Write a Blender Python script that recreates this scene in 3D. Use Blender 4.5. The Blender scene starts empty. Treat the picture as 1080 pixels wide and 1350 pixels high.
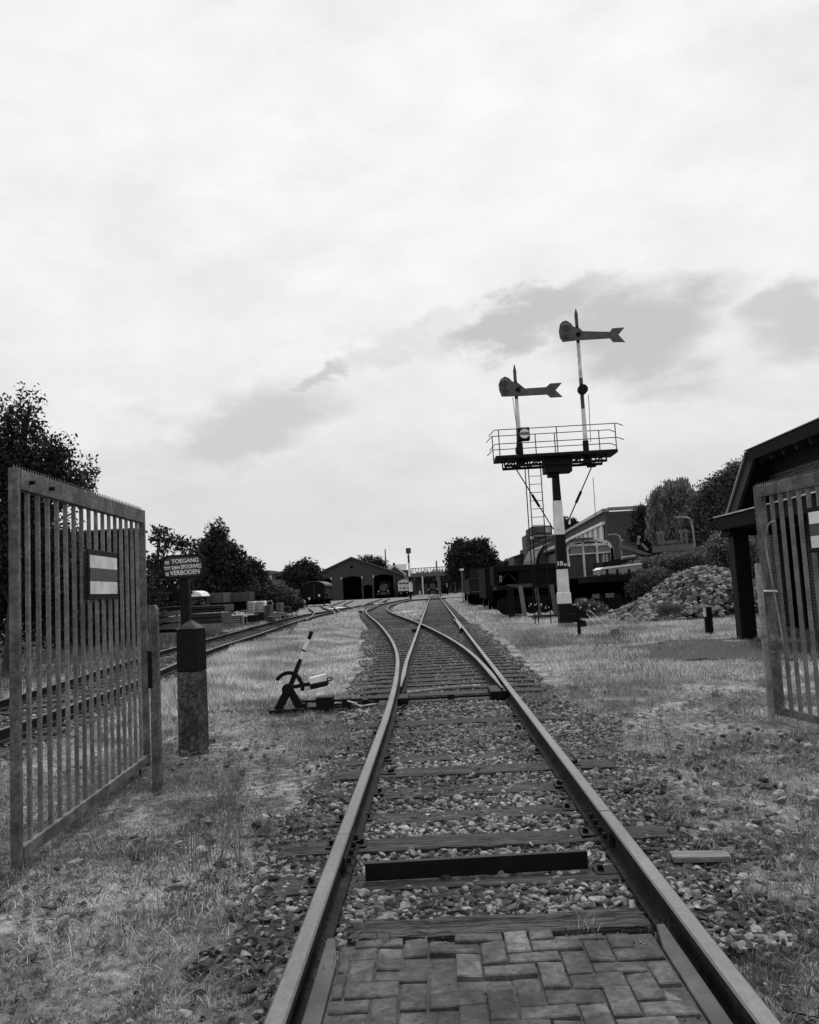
import bpy, bmesh, math, random
import numpy as np
from mathutils import Vector, Matrix
random.seed(7); rng = np.random.default_rng(7)
R = math.radians
scene = bpy.context.scene
col = scene.collection

# ------------------------------------------------------------------ camera
FPX, CX, CY = 1080.0, 540.0, 675.0
HCAM = 1.485; CAMP = np.array([-0.175, 0.0, HCAM])
VPX, VPY, ROLL = 571.0, 776.0, 0.053
_c, _s = math.cos(ROLL), math.sin(ROLL)
def _derot(px, py):
    u = px-CX; v = -(py-CY); return (u*_c+v*_s, -u*_s+v*_c)
def _basis(a, p):
    f = np.array([-math.sin(a)*math.cos(p), math.cos(a)*math.cos(p), math.sin(p)])
    r = np.array([math.cos(a), math.sin(a), 0.]); return f, r, np.cross(r, f)
_a = _p = 0.05
_u, _v = _derot(VPX, VPY)
for _ in range(80):
    _f, _r, _up = _basis(_a, _p)
    _a += (_u-FPX*_r[1]/_f[1])/FPX; _p -= (_v-FPX*_up[1]/_f[1])/FPX
def ray(px, py):
    uu, vv = _derot(px, py); d = _f*FPX+_r*uu+_up*vv; return d/np.linalg.norm(d)
def gp(px, py, z=0.0):                       # ground point seen at a pixel
    d = ray(px, py); t = (z-HCAM)/d[2]; q = CAMP+d*t; return Vector((q[0], q[1], z))
def at(px, py, Y):                           # point at world depth Y
    d = ray(px, py); q = CAMP+d*(Y/d[1]); return Vector(q.tolist())
def atx(px, py, X):
    d = ray(px, py); q = CAMP+d*((X-CAMP[0])/d[0]); return Vector(q.tolist())
cd = bpy.data.cameras.new('camera'); cam = bpy.data.objects.new('camera', cd); col.objects.link(cam)
m3 = Matrix([((_r*_c-_up*_s)[i], (_r*_s+_up*_c)[i], -_f[i]) for i in range(3)])   # columns: image right, image up, backwards
cam.matrix_world = Matrix.Translation(CAMP.tolist()) @ m3.to_4x4()
cd.sensor_fit = 'HORIZONTAL'; cd.sensor_width = 36.0; cd.lens = 36.0*FPX/1080.0
cd.clip_start = 0.05; cd.clip_end = 6000
scene.camera = cam

# ------------------------------------------------------------------ light and exposure
SUN_EL, SUN_AZ = 52.0, 8.0                     # azimuth clockwise from +Y
world = bpy.data.worlds.new('World'); scene.world = world; world.use_nodes = True
wn, wl = world.node_tree.nodes, world.node_tree.links
wn.clear()
def wN(t, **k):
    n = wn.new(t)
    for a, b in k.items(): setattr(n, a, b)
    return n
def wM(op, a, b=None, c=None, clamp=False):
    n = wn.new('ShaderNodeMath'); n.operation = op; n.use_clamp = clamp
    for i, q in enumerate((a, b, c)):
        if q is None: continue
        if isinstance(q, (int, float)): n.inputs[i].default_value = q
        else: wl.new(q, n.inputs[i])
    return n.outputs[0]
out = wN('ShaderNodeOutputWorld'); bg = wN('ShaderNodeBackground'); bg.inputs['Strength'].default_value = 0.1
wl.new(bg.outputs[0], out.inputs[0])
sky = wN('ShaderNodeTexSky', sky_type='NISHITA', sun_disc=False, sun_elevation=R(SUN_EL), sun_rotation=R(SUN_AZ))
bw = wN('ShaderNodeRGBToBW'); wl.new(sky.outputs[0], bw.inputs[0])
tc = wN('ShaderNodeTexCoord'); sep = wN('ShaderNodeSeparateXYZ'); wl.new(tc.outputs['Generated'], sep.inputs[0])
az = wM('MULTIPLY', wM('ARCTAN2', sep.outputs[0], sep.outputs[1]), 57.2958)
el = wM('MULTIPLY', wM('ARCSINE', sep.outputs[2]), 57.2958)
def wNoise(scale, detail, rough, ys=1.0, off=0.0):
    mp = wN('ShaderNodeMapping'); wl.new(tc.outputs['Generated'], mp.inputs[0])
    mp.inputs['Scale'].default_value = (1, 1, ys); mp.inputs['Location'].default_value = (off, off, off)
    n = wN('ShaderNodeTexNoise'); wl.new(mp.outputs[0], n.inputs['Vector'])
    n.inputs['Scale'].default_value = scale; n.inputs['Detail'].default_value = detail; n.inputs['Roughness'].default_value = rough
    return n.outputs['Fac']
n1 = wNoise(5.0, 7, .58, 2.2); n2 = wNoise(5.0, 7, .58, 2.2, 7.3); n3 = wNoise(2.2, 6, .55, 1.8, 3.1); n4 = wNoise(9.0, 6, .6, 2.0, 11.0)
azd = wM('ADD', az, wM('MULTIPLY', wM('SUBTRACT', n1, .5), 16.0))
eld = wM('ADD', wM('ADD', el, wM('MULTIPLY', wM('SUBTRACT', n2, .5), 9.0)), wM('MULTIPLY', wM('SUBTRACT', wNoise(16.0, 8, .62, 1.6, 5.5), .5), 3.2))
def blob(px, py, rx, ry, amt, soft=0.55, tilt=0.0):    # a patch of thinner cloud at an azimuth / elevation
    d = ray(px, py); a0 = math.degrees(math.atan2(d[0], d[1])); e0 = math.degrees(math.asin(d[2]))
    ra, re = rx/19.0, ry/19.0
    ct, st = math.cos(tilt), math.sin(tilt)
    x = wM('SUBTRACT', azd, a0); y = wM('SUBTRACT', eld, e0)
    xr = wM('ADD', wM('MULTIPLY', x, ct/ra), wM('MULTIPLY', y, st/ra))
    yr = wM('ADD', wM('MULTIPLY', x, -st/re), wM('MULTIPLY', y, ct/re))
    r2 = wM('SQRT', wM('ADD', wM('MULTIPLY', xr, xr), wM('MULTIPLY', yr, yr)))
    mr = wN('ShaderNodeMapRange', interpolation_type='SMOOTHSTEP')
    wl.new(r2, mr.inputs[0]); mr.inputs[1].default_value = 1.0+soft; mr.inputs[2].default_value = 1.0-soft
    mr.inputs[3].default_value = 0.0; mr.inputs[4].default_value = amt
    return mr.outputs[0]
thin = None
for b in [(850, 440, 118, 64, 1.0, .42, -.05), (705, 415, 120, 26, 1.0, .48, .22), (1068, 420, 40, 42, .8, .6, .4),
          (430, 488, 75, 12, .8, .5, .22), (545, 450, 80, 14, .35, .7, .35), (200, 620, 120, 40, .45, .7, .1), (310, 565, 115, 58, .8, .45, .3), (180, 690, 420, 66, .46, .8, 0),
          (520, 710, 380, 66, .42, .8, 0), (60, 560, 80, 90, .12, .9, 0), (950, 640, 110, 45, .22, .8, 0)]:
    o_ = blob(*b); thin = o_ if thin is None else wM('MAXIMUM', thin, o_)
rampup = wN('ShaderNodeMapRange', interpolation_type='SMOOTHSTEP'); wl.new(el, rampup.inputs[0])
rampup.inputs[1].default_value = -4; rampup.inputs[2].default_value = 34; rampup.inputs[3].default_value = 7.9; rampup.inputs[4].default_value = 9.1
cloud = wM('ADD', rampup.outputs[0], wM('MULTIPLY', wM('SUBTRACT', n3, .5), 3.0))
cloud = wM('ADD', cloud, wM('MULTIPLY', wM('SUBTRACT', n4, .5), 2.8))
blue = wM('ADD', wM('MULTIPLY', bw.outputs[0], .18), 4.7)   # grey of the sky behind the cloud, in a red filtered monochrome
mx = wM('ADD', wM('MULTIPLY', cloud, wM('SUBTRACT', 1.0, thin)), wM('MULTIPLY', blue, thin))
wl.new(mx, bg.inputs['Color'])
sl = bpy.data.lights.new('sun', 'SUN'); sl.energy = 2.6; sl.angle = R(11); sl.color = (1, 1, 1)
so = bpy.data.objects.new('sun', sl); col.objects.link(so)
so.rotation_euler = (-R(90-SUN_EL), 0, -R(SUN_AZ))
scene.view_settings.view_transform = 'Standard'; scene.view_settings.look = 'None'
scene.view_settings.exposure = 0.0; scene.view_settings.gamma = 1.0

# ------------------------------------------------------------------ materials (a black and white place)
MATS = {}
def mat(name, a, b=None, scale=8.0, rough=.8, bump=.3, metal=0.0, detail=6, stretch=(1,1,1), island=0.0, obrand=0.0, contrast=(.35,.65), spec=.4, trans=0.0, bdist=.01, second=None):
    if name in MATS: return MATS[name]
    m = bpy.data.materials.new(name); m.use_nodes = True; MATS[name] = m
    n, l = m.node_tree.nodes, m.node_tree.links; P = n['Principled BSDF']
    P.inputs['Roughness'].default_value = rough; P.inputs['Metallic'].default_value = metal
    P.inputs['Specular IOR Level'].default_value = spec
    if b is None: b = a*1.5
    tcn = n.new('ShaderNodeTexCoord'); mp = n.new('ShaderNodeMapping'); l.new(tcn.outputs['Object'], mp.inputs[0]); mp.inputs['Scale'].default_value = stretch
    nz = n.new('ShaderNodeTexNoise'); l.new(mp.outputs[0], nz.inputs['Vector']); nz.inputs['Scale'].default_value = scale; nz.inputs['Detail'].default_value = detail; nz.inputs['Roughness'].default_value = .65
    rp = n.new('ShaderNodeMapRange'); l.new(nz.outputs['Fac'], rp.inputs[0]); rp.inputs[1].default_value = contrast[0]; rp.inputs[2].default_value = contrast[1]; rp.inputs[3].default_value = a; rp.inputs[4].default_value = b
    v = rp.outputs[0]
    def mul(v, src, lo, hi, power=1.0):
        if power != 1.0:
            pw = n.new('ShaderNodeMath'); pw.operation = 'POWER'; l.new(src, pw.inputs[0]); pw.inputs[1].default_value = power; src = pw.outputs[0]
        r2 = n.new('ShaderNodeMapRange'); l.new(src, r2.inputs[0]); r2.inputs[3].default_value = lo; r2.inputs[4].default_value = hi
        mm = n.new('ShaderNodeMath'); mm.operation = 'MULTIPLY'; l.new(v, mm.inputs[0]); l.new(r2.outputs[0], mm.inputs[1]); return mm.outputs[0]
    if second:                                   # large blotches: (scale, low, high)
        z2 = n.new('ShaderNodeTexNoise'); l.new(mp.outputs[0], z2.inputs['Vector']); z2.inputs['Scale'].default_value = second[0]; z2.inputs['Detail'].default_value = 4
        r3 = n.new('ShaderNodeMapRange'); l.new(z2.outputs['Fac'], r3.inputs[0]); r3.inputs[1].default_value = .38; r3.inputs[2].default_value = .62
        v = mul(v, r3.outputs[0], second[1], second[2])
    if island:
        g = n.new('ShaderNodeNewGeometry'); v = mul(v, g.outputs['Random Per Island'], 1-island, 1+island*1.6, 1.8)
    if obrand:
        g = n.new('ShaderNodeObjectInfo'); v = mul(v, g.outputs['Random'], 1-obrand, 1+obrand)
    l.new(v, P.inputs['Base Color'])
    if bump:
        bp = n.new('ShaderNodeBump'); bp.inputs['Strength'].default_value = bump; bp.inputs['Distance'].default_value = bdist; l.new(nz.outputs['Fac'], bp.inputs['Height']); l.new(bp.outputs[0], P.inputs['Normal'])
    if trans:
        tb = n.new('ShaderNodeBsdfTranslucent'); l.new(v, tb.inputs[0]); ms = n.new('ShaderNodeMixShader'); ms.inputs[0].default_value = trans
        l.new(P.outputs[0], ms.inputs[1]); l.new(tb.outputs[0], ms.inputs[2]); l.new(ms.outputs[0], n['Material Output'].inputs[0])
    return m
M_steel = mat('galvanised_steel', .06, .12, 30, .7, .35, .1, second=(6, .6, 1.4), obrand=.0, contrast=(.4,.62))
M_steelr = mat('galvanised_steel_bars', .085, .17, 40, .7, .35, .1, obrand=.2, second=(5, .75, 1.25))
M_black = mat('black_paint', .003, .007, 12, .6, .2, spec=.15)
M_blacki = mat('black_iron', .003, .007, 20, .7, .4, spec=.15)
M_white = mat('white_paint', .48, .70, 5, .6, .15, second=(2.2, .82, 1.08), contrast=(.3,.5), detail=10)
M_whited = mat('dirty_white_paint', .35, .62, 9, .6, .15, second=(3, .7, 1.1))
M_grey = mat('mid_grey_paint', .07, .1, 6, .5, .1)
M_dgrey = mat('dark_grey_paint', .03, .05, 6, .6, .1)
M_signgrey = mat('sign_enamel', .13, .15, 4, .35, .0)
M_letter = mat('sign_lettering', .6, .7, 4, .5, .0)
M_conc = mat('rough_concrete', .022, .085, 26, .95, .9, contrast=(.42,.6), second=(7, .5, 1.4), bdist=.02)
M_concl = mat('light_concrete', .16, .30, 20, .95, .6, second=(4, .7, 1.2))
M_sleeper = mat('weathered_oak', .006, .085, 14, .9, 1.0, stretch=(.6, 9, 9), obrand=.3, bdist=.02, contrast=(.38,.64), second=(1.2,.6,1.3))
M_plank = mat('pale_weathered_wood', .12, .26, 9, .9, .8, stretch=(.6, 9, 9), obrand=.2, bdist=.015)
M_timber = mat('dark_timber', .008, .02, 7, .85, .5, stretch=(1, 8, 8))
M_rust = mat('rusty_rail_side', .007, .022, 18, .9, .6, .0, spec=.15, second=(3,.7,1.3))
M_railtop = mat('worn_rail_head', .07, .12, 30, .5, .1, .3, stretch=(2, 1, 1), contrast=(.3,.7), second=(.6,.8,1.2))
M_stone = mat('ballast_stone', .08, .18, 40, .9, .7, island=.8, second=(1.3,.65,1.3))
M_rubble = mat('rubble_stone', .065, .17, 9, .9, .5, island=.85)
M_brick = mat('paving_brick', .045, .12, 28, .95, 1.0, island=.28, second=(5, .5, 1.4), bdist=.012, detail=10)
M_leaf = mat('leaves', .016, .045, .6, .7, 0, island=.7, spec=.15, trans=.3)
M_leafm = mat('leaves_mid', .08, .14, 2, .7, 0, island=.5, spec=.2, trans=.35)
M_leafl = mat('leaves_pale', .07, .13, 2, .6, 0, island=.5, trans=.35)
M_bark = mat('bark', .015, .04, 12, .95, .8, stretch=(6, 6, 1))
M_grass = mat('dry_grass_blades', .12, .33, .7, .7, 0, island=.55, trans=.45, second=(.35,.6,1.25))
M_grassl = mat('meadow_grass_blades', .34, .58, .8, .7, 0, island=.5, trans=.5, second=(.6,.6,1.25))
M_grassd = mat('green_grass_blades', .07, .16, .9, .6, 0, island=.55, trans=.35)
M_glass = mat('dark_window_glass', .02, .035, 1, .15, 0)
M_glassl = mat('pale_window_glass', .18, .3, .6, .2, 0)
M_shed = mat('dark_boarding', .004, .008, 3, .9, .2, spec=.1, stretch=(6,6,.5))
M_shedf = mat('engine_shed_boarding', .032, .042, 3, .85, .2, stretch=(3,3,.3))
M_void = mat('unlit_interior', .001, .002, 3, .95, 0, spec=0)  # near-black in place of shade in doorways, openings and under vehicles

# ------------------------------------------------------------------ helpers
def link(o, parent=None):
    col.objects.link(o)
    if parent is not None: o.parent = parent
    return o
def tag(o, label=None, cat=None, group=None, kind=None):
    if label: o['label'] = label
    if cat: o['category'] = cat
    if group: o['group'] = group
    if kind: o['kind'] = kind
    return o
def thing(name, label, cat, loc, group=None, rz=0.0):
    o = bpy.data.objects.new(name, None); o.empty_display_size = .1
    o.location = loc; o.rotation_euler = (0, 0, rz); link(o); return tag(o, label, cat, group)
def mesh_np(name, V, F, material, parent=None, mats=None, midx=None, smooth=False, loc=None):
    """V (n,3), F (m,k) constant face size"""
    me = bpy.data.meshes.new(name); V = np.asarray(V, dtype=np.float32); F = np.asarray(F, dtype=np.int32)
    me.vertices.add(len(V)); me.vertices.foreach_set('co', V.ravel())
    k = F.shape[1]; me.loops.add(F.size); me.loops.foreach_set('vertex_index', F.ravel())
    me.polygons.add(len(F)); me.polygons.foreach_set('loop_start', np.arange(0, F.size, k, dtype=np.int32))
    me.polygons.foreach_set('loop_total', np.full(len(F), k, dtype=np.int32))
    me.update(calc_edges=True)
    for mm in (mats or [material]): me.materials.append(mm)
    me.polygons.foreach_set('use_smooth', np.full(len(F), smooth))
    if midx is not None: me.polygons.foreach_set('material_index', np.asarray(midx, dtype=np.int32))
    o = bpy.data.objects.new(name, me)
    if loc is not None: o.location = loc
    return link(o, parent)
class MB:
    def __init__(s): s.v = []; s.f = []; s.m = []; s.cur = 0
    def add(s, vs, fs):
        b = len(s.v); s.v += [tuple(v) for v in vs]; s.f += [tuple(i+b for i in f) for f in fs]; s.m += [s.cur]*len(fs); return s
    def box(s, a, b, rz=0, piv=None):
        x0, y0, z0 = [min(a[i], b[i]) for i in range(3)]; x1, y1, z1 = [max(a[i], b[i]) for i in range(3)]
        vs = [Vector(p) for p in ((x0,y0,z0),(x1,y0,z0),(x1,y1,z0),(x0,y1,z0),(x0,y0,z1),(x1,y0,z1),(x1,y1,z1),(x0,y1,z1))]
        if rz:
            pv = Vector(piv) if piv is not None else (vs[0]+vs[6])/2; rm = Matrix.Rotation(rz, 3, 'Z'); vs = [rm@(v-pv)+pv for v in vs]
        return s.add(vs, [(0,3,2,1),(4,5,6,7),(0,1,5,4),(1,2,6,5),(2,3,7,6),(3,0,4,7)])
    def bar(s, p, q, w, h=None, up=(0,0,1), w2=None, h2=None):
        h = h or w; w2 = w2 or w; h2 = h2 or h; p = Vector(p); q = Vector(q); d = (q-p).normalized(); u = Vector(up)
        if abs(d.dot(u)) > .95: u = Vector((0,1,0))
        sd = d.cross(u).normalized(); u = sd.cross(d).normalized()
        vs = [p+sd*(a*w/2)+u*(b*h/2) for a, b in ((-1,-1),(1,-1),(1,1),(-1,1))]+[q+sd*(a*w2/2)+u*(b*h2/2) for a, b in ((-1,-1),(1,-1),(1,1),(-1,1))]
        return s.add(vs, [(0,3,2,1),(4,5,6,7),(0,1,5,4),(1,2,6,5),(2,3,7,6),(3,0,4,7)])
    def tube(s, p, q, r, r2=None, n=10):
        r2 = r if r2 is None else r2; p = Vector(p); q = Vector(q); d = (q-p).normalized(); u = Vector((0,0,1))
        if abs(d.dot(u)) > .95: u = Vector((0,1,0))
        sd = d.cross(u).normalized(); u = sd.cross(d)
        vs = [c+(sd*math.cos(t)+u*math.sin(t))*rr for c, rr in ((p, r), (q, r2)) for t in [2*math.pi*i/n for i in range(n)]]
        return s.add(vs, [(i, i+n, (i+1)%n+n, (i+1)%n) for i in range(n)]+[tuple(range(n)), tuple(range(2*n-1, n-1, -1))])
    def path(s, pts, r, n=8):
        for a, b in zip(pts[:-1], pts[1:]): s.tube(a, b, r, n=n)
        return s
    def disc(s, c, axis, r, th, n=24):
        c = Vector(c); a = Vector(axis).normalized(); return s.tube(c-a*th/2, c+a*th/2, r, n=n)
    def prism(s, poly, off):                    # poly: list of 3D points in one plane, extruded by off
        n = len(poly); off = Vector(off); vs = [Vector(p) for p in poly]+[Vector(p)+off for p in poly]
        return s.add(vs, [tuple(range(n)), tuple(range(2*n-1, n-1, -1))]+[(i, i+n, (i+1)%n+n, (i+1)%n) for i in range(n)])
    def build(s, name, material, parent=None, loc=None, bevel=0, smooth=False):
        me = bpy.data.meshes.new(name); org = Vector((0,0,0)); 
        if parent is not None and loc is None:
            org = root_loc(parent)
        elif loc is not None: org = Vector(loc)
        me.from_pydata([tuple(Vector(v)-org) for v in s.v], [], s.f); me.update()
        bm = bmesh.new(); bm.from_mesh(me); bmesh.ops.recalc_face_normals(bm, faces=bm.faces); bm.to_mesh(me); bm.free()
        for mm in (material if isinstance(material, (list, tuple)) else [material]): me.materials.append(mm)
        if any(s.m): me.polygons.foreach_set('material_index', s.m)
        if smooth: me.polygons.foreach_set('use_smooth', [True]*len(me.polygons))
        o = bpy.data.objects.new(name, me); link(o, parent)
        if parent is None and loc is not None: o.location = loc
        if bevel:
            bv = o.modifiers.new('b', 'BEVEL'); bv.width = bevel; bv.segments = 2; bv.limit_method = 'ANGLE'
        return o
def root_loc(o):
    t = Vector((0,0,0))
    while o is not None: t += Vector(o.location); o = o.parent
    return t
def copy_tree(o, parent=None):
    c = o.copy(); col.objects.link(c); c.parent = parent
    for ch in list(o.children): copy_tree(ch, c)
    return c
def rect(x0, y0, x1, y1, Y):                    # world extents of a pixel box at depth Y
    cx, cy = (x0+x1)/2, (y0+y1)/2
    return at(x0, cy, Y).x, at(x1, cy, Y).x, at(cx, y1, Y).z, at(cx, y0, Y).z
def text(body, size, material, parent, origin, xdir, name='lettering', width=None, extr=.003, bold=0.0):
    cu = bpy.data.curves.new('t', 'FONT'); cu.body = body; cu.size = size; cu.extrude = extr; cu.offset = bold; cu.align_x = 'LEFT'
    to = bpy.data.objects.new('t', cu); col.objects.link(to)
    dg = bpy.context.evaluated_depsgraph_get(); me = bpy.data.meshes.new_from_object(to.evaluated_get(dg)); bpy.data.objects.remove(to)
    me.name = name
    if not len(me.materials): me.materials.append(material)
    else: me.materials[0] = material
    xd = Vector(xdir).normalized(); zd = Vector((0,0,1)); zd = (zd-xd*zd.dot(xd)).normalized(); nd = xd.cross(zd)
    xs = [v.co.x for v in me.vertices]; w = max(xs)-min(xs); k = (width/w) if width else 1.0; x0 = min(xs)
    org = Vector(origin)-root_loc(parent)
    for v in me.vertices: v.co = org+xd*((v.co.x-x0)*k)+zd*v.co.y+nd*v.co.z
    return link(bpy.data.objects.new(name, me), parent)
# value noise for scattering
_tab = rng.random((256, 256))
def vnoise(x, y, sc):
    x = np.asarray(x)*sc+100; y = np.asarray(y)*sc+100; xi = np.floor(x).astype(int); yi = np.floor(y).astype(int); fx = x-xi; fy = y-yi
    fx = fx*fx*(3-2*fx); fy = fy*fy*(3-2*fy); t = lambda a, b: _tab[a % 256, b % 256]
    return (t(xi,yi)*(1-fx)+t(xi+1,yi)*fx)*(1-fy)+(t(xi,yi+1)*(1-fx)+t(xi+1,yi+1)*fx)*fy
def fbm(x, y, sc): return (vnoise(x,y,sc)+.5*vnoise(x,y,sc*2.1)+.25*vnoise(x,y,sc*4.3))/1.75

# ------------------------------------------------------------------ track geometry (rail centre lines)
def smooth_line(pts, step=.5, it=3):
    p = np.array(pts, float); y = np.arange(p[0,1], p[-1,1]+.01, step); x = np.interp(y, p[:,1], p[:,0])
    k = max(1, int(2.5/step))
    for _ in range(it):
        xp = np.pad(x, k, mode='reflect', reflect_type='odd'); x = np.convolve(xp, np.ones(2*k+1)/(2*k+1), 'valid')
    return np.stack([x, y], 1)
LINES = {
 'divL': [(345,1350),(447,1085),(490,987),(521,905),(529,880),(525,858),(515,840),(500,822),(487,812),(482,807),(485,802),(495,798),(510,794.5),(525,791.5),(540,789)],
 'divR': [(650,907),(644,888),(633,868),(612,850),(590,836),(572,827),(553,819),(530,812),(517,808),(511,803),(516,798.5),(530,794),(545,790.5)],
 'far': [(0,925),(100,893),(208,858),(268,844),(345,823),(370,817),(400,810),(440,804),(480,797),(510,792)],
}
W = {k: [tuple(gp(*p, .15))[:2] for p in v] for k, v in LINES.items()}
cl_main = np.array([[0., -3.], [0., 175.]])
RL, RRX = -.752, .752
# ------------------------------------------------------------------ ground
def ground_sheet():
    xs = np.concatenate([[-900,-300,-120,-60,-30,-18], np.arange(-12, 12.01, .2), [18,30,60,120,300,900]])
    ys = np.concatenate([[-60,-20,-6], np.arange(-2, 30.01, .2), [36,45,60,90,130,200,400,1200,4000]])
    X, Y = np.meshgrid(xs, ys); Z = (fbm(X, Y, .9)-.5)*.07+(fbm(X, Y, 3.1)-.5)*.02-.055
    Z = np.where((Y > 45) | (np.abs(X) > 14), -.055, Z)
    V = np.stack([X.ravel(), Y.ravel(), Z.ravel()], 1); nx, ny = len(xs), len(ys)
    i = np.arange(nx-1)[None,:]+nx*np.arange(ny-1)[:,None]; i = i.ravel()
    F = np.stack([i, i+1, i+1+nx, i+nx], 1)
    m = mat('trodden_soil_and_grass', .03, .26, 13, .95, 1.0, detail=12, second=(1.3,.4,1.5), bdist=.03, contrast=(.36,.64))
    return tag(mesh_np('ground', V, F, m), kind='structure')
ground_sheet()
M_bed = mat('ballast_bed', .006, .045, 22, .95, 1.0, detail=8, bdist=.03, second=(1.5,.6,1.3))
def strip(name, line, wl_, wr, z, material, uneven=.12):
    V = []; n = len(line)
    for i, (x, y) in enumerate(line):
        V += [(x-wl_-uneven*rng.random(), y, z), (x+wr+uneven*rng.random(), y, z)]
    F = [(2*i, 2*i+1, 2*i+3, 2*i+2) for i in range(n-1)]
    return tag(mesh_np(name, V, F, material), kind='structure')
ymain = np.arange(3.5, 170, .4)
strip('trackbed', np.stack([np.zeros_like(ymain), ymain], 1), 1.0, 1.0, -.030, M_bed, .25)
divLs = smooth_line(W['divL']); divC = divLs.copy(); divC[:,0] += .76
strip('trackbed', divC[(divC[:,1] > 14)], 1.0, 1.0, -.034, M_bed, .25)
farL = W['far']; farL = [(farL[0][0]+.2, -4.0)]+[p for p in farL]
farS = smooth_line([(x+.0, y) for x, y in farL]); farC = farS.copy(); farC[:,0] += .74
strip('trackbed', farC, 1.15, 1.15, -.038, M_bed, .2)

# ------------------------------------------------------------------ rails
PROF = [(-.062,0),(-.062,.012),(-.012,.03),(-.010,.108),(-.036,.118),(-.036,.146),(-.028,.152),(.028,.152),(.036,.146),(.036,.118),(.010,.108),(.012,.03),(.062,.012),(.062,0)]
def rail(name, label, pts, hs=1.0, group=None, cut=None, endtaper=0, zoff=0.0):
    pts = np.asarray(pts, float); n = len(pts); k = len(PROF); V = []; F = []; mi = []
    T = np.gradient(pts, axis=0); T /= np.linalg.norm(T, axis=1)[:,None]; N = np.stack([T[:,1], -T[:,0]], 1)
    for i in range(n):
        tp = 1.0
        if endtaper: tp = min(1.0, .25+.75*i*np.hypot(*(pts[1]-pts[0]))/endtaper)
        for a, b in PROF: V.append((pts[i,0]+N[i,0]*a*hs*tp, pts[i,1]+N[i,1]*a*hs*tp, b-.002+zoff))
    for i in range(n-1):
        for j in range(k):
            j2 = (j+1) % k; F.append((i*k+j, i*k+j2, (i+1)*k+j2, (i+1)*k+j)); mi.append(1 if j in (6,5,7) else 0)
    loc = (float(pts[0,0]), float(pts[0,1]), 0)
    V = np.array(V)-np.array(loc)
    o = mesh_np(name, V, F, None, mats=[M_rust, M_railtop], midx=mi, loc=loc)
    me = o.data; bm = bmesh.new(); bm.from_mesh(me); bm.verts.ensure_lookup_table()
    f1 = bm.faces.new([bm.verts[j] for j in range(k)]); f2 = bm.faces.new([bm.verts[(n-1)*k+j] for j in range(k-1,-1,-1)])
    bmesh.ops.recalc_face_normals(bm, faces=bm.faces); bm.to_mesh(me); bm.free()
    return tag(o, label, 'rail', group)
def straight(x, y0, y1, st=2.0): return [(x, y) for y in np.append(np.arange(y0, y1-.1, st), y1)]
J = 4.93
rail('rail', 'near left rail beside the brick paving, up to its joint', straight(RL, -2.5, J-.226))
rail('rail', 'near right rail beside the brick paving, up to its joint', straight(RRX, -2.5, J-.006))
dl = divLs[divLs[:,1] > J-.2]; dl = np.vstack([[RL, J-.22], dl]); dl[:,0] = np.where(dl[:,1] < 11.5, RL, dl[:,0]-(0))
blend = (dl[:,1] >= 11.5) & (dl[:,1] < 17); 
dl = np.stack([np.where(dl[:,1] < 11.0, RL, dl[:,0]), dl[:,1]], 1)
kk = 5; xp = np.pad(dl[:,0], kk, mode='edge'); xs_ = np.convolve(xp, np.ones(2*kk+1)/(2*kk+1), 'valid'); dl[:,0] = np.where(dl[:,1] > 8, xs_, dl[:,0])
rail('rail', 'outer rail of the turnout curving away to the left in an S', dl)
rail('rail', 'long straight right rail running from the joint to the far locomotive', straight(RRX, J+.006, 168))
rail('rail', 'long straight left rail starting at the switch and crossing the curved rail', [(-.70, 11.6)]+[(-.70-.052*min(1, (y-11.6)/4), y) for y in np.arange(12.0, 15.7, .4)]+straight(-.752, 16, 168), endtaper=1.6)
drs = smooth_line(W['divR']); 
# keep the gauge: inner curve follows outer curve at 1.5 m
ox = np.interp(drs[:,1], divLs[:,1], dl[np.clip(np.searchsorted(dl[:,1], divLs[:,1]), 0, len(dl)-1),0]); dr = drs.copy(); dr[:,0] = .35*drs[:,0]+.65*(ox+1.5); dr[:,0] = np.minimum(dr[:,0], .70)
rail('rail', 'curved inner rail of the turnout sweeping from the right across the straight rail', dr, endtaper=1.6)
rail('rail', 'far rail of the side track on the left behind the gate', farS)
nr = farS.copy(); nr[:,0] += 1.49; rail('rail', 'near rail of the side track on the left behind the gate', nr[nr[:,1] < 76])
# siding to the goods van and shed tracks
vanC = gp(398, 798)
for lab, dx in (('left rail of the siding that bends to the goods van', -.75), ('right rail of the siding that bends to the goods van', .75)):
    P_ = [(-6.6+dx, 46), (-7.4+dx, 54), (-9.0+dx, 66), (-12.2+dx, 84), (at(414,796,107).x+dx, 107)]
    rail('rail', lab, smooth_line(P_, 1.0))
shedP = [(gp(430,805).x, gp(430,805).y), (gp(470,797).x, gp(470,797).y), (gp(505,793).x, gp(505,793).y)]
for lab, dx in (('left rail of the track into the right shed door', -.75), ('right rail of the track into the right shed door', .75)):
    P_ = [(-5.9+dx, 62), (-6.3+dx, 78), (-7.6+dx, 100), (gp(505,791).x+dx, 150)]
    rail('rail', lab, smooth_line(P_, 1.0))
for lab, dx in (('left rail of the track into the middle shed door', -.75), ('right rail of the track into the middle shed door', .75)):
    P_ = [(-6.2+dx, 60), (-8.5+dx, 76), (-12+dx, 100), (gp(465,792).x+dx, 150)]
    rail('rail', lab, smooth_line(P_, 1.0))
# guard rail beside the right rail
rail('guard_rail', 'short guard rail lying inside the right rail opposite the crossing', [(.69-.05*(abs(y-31)>3.2), y) for y in np.arange(27, 35.1, .5)])
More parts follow.
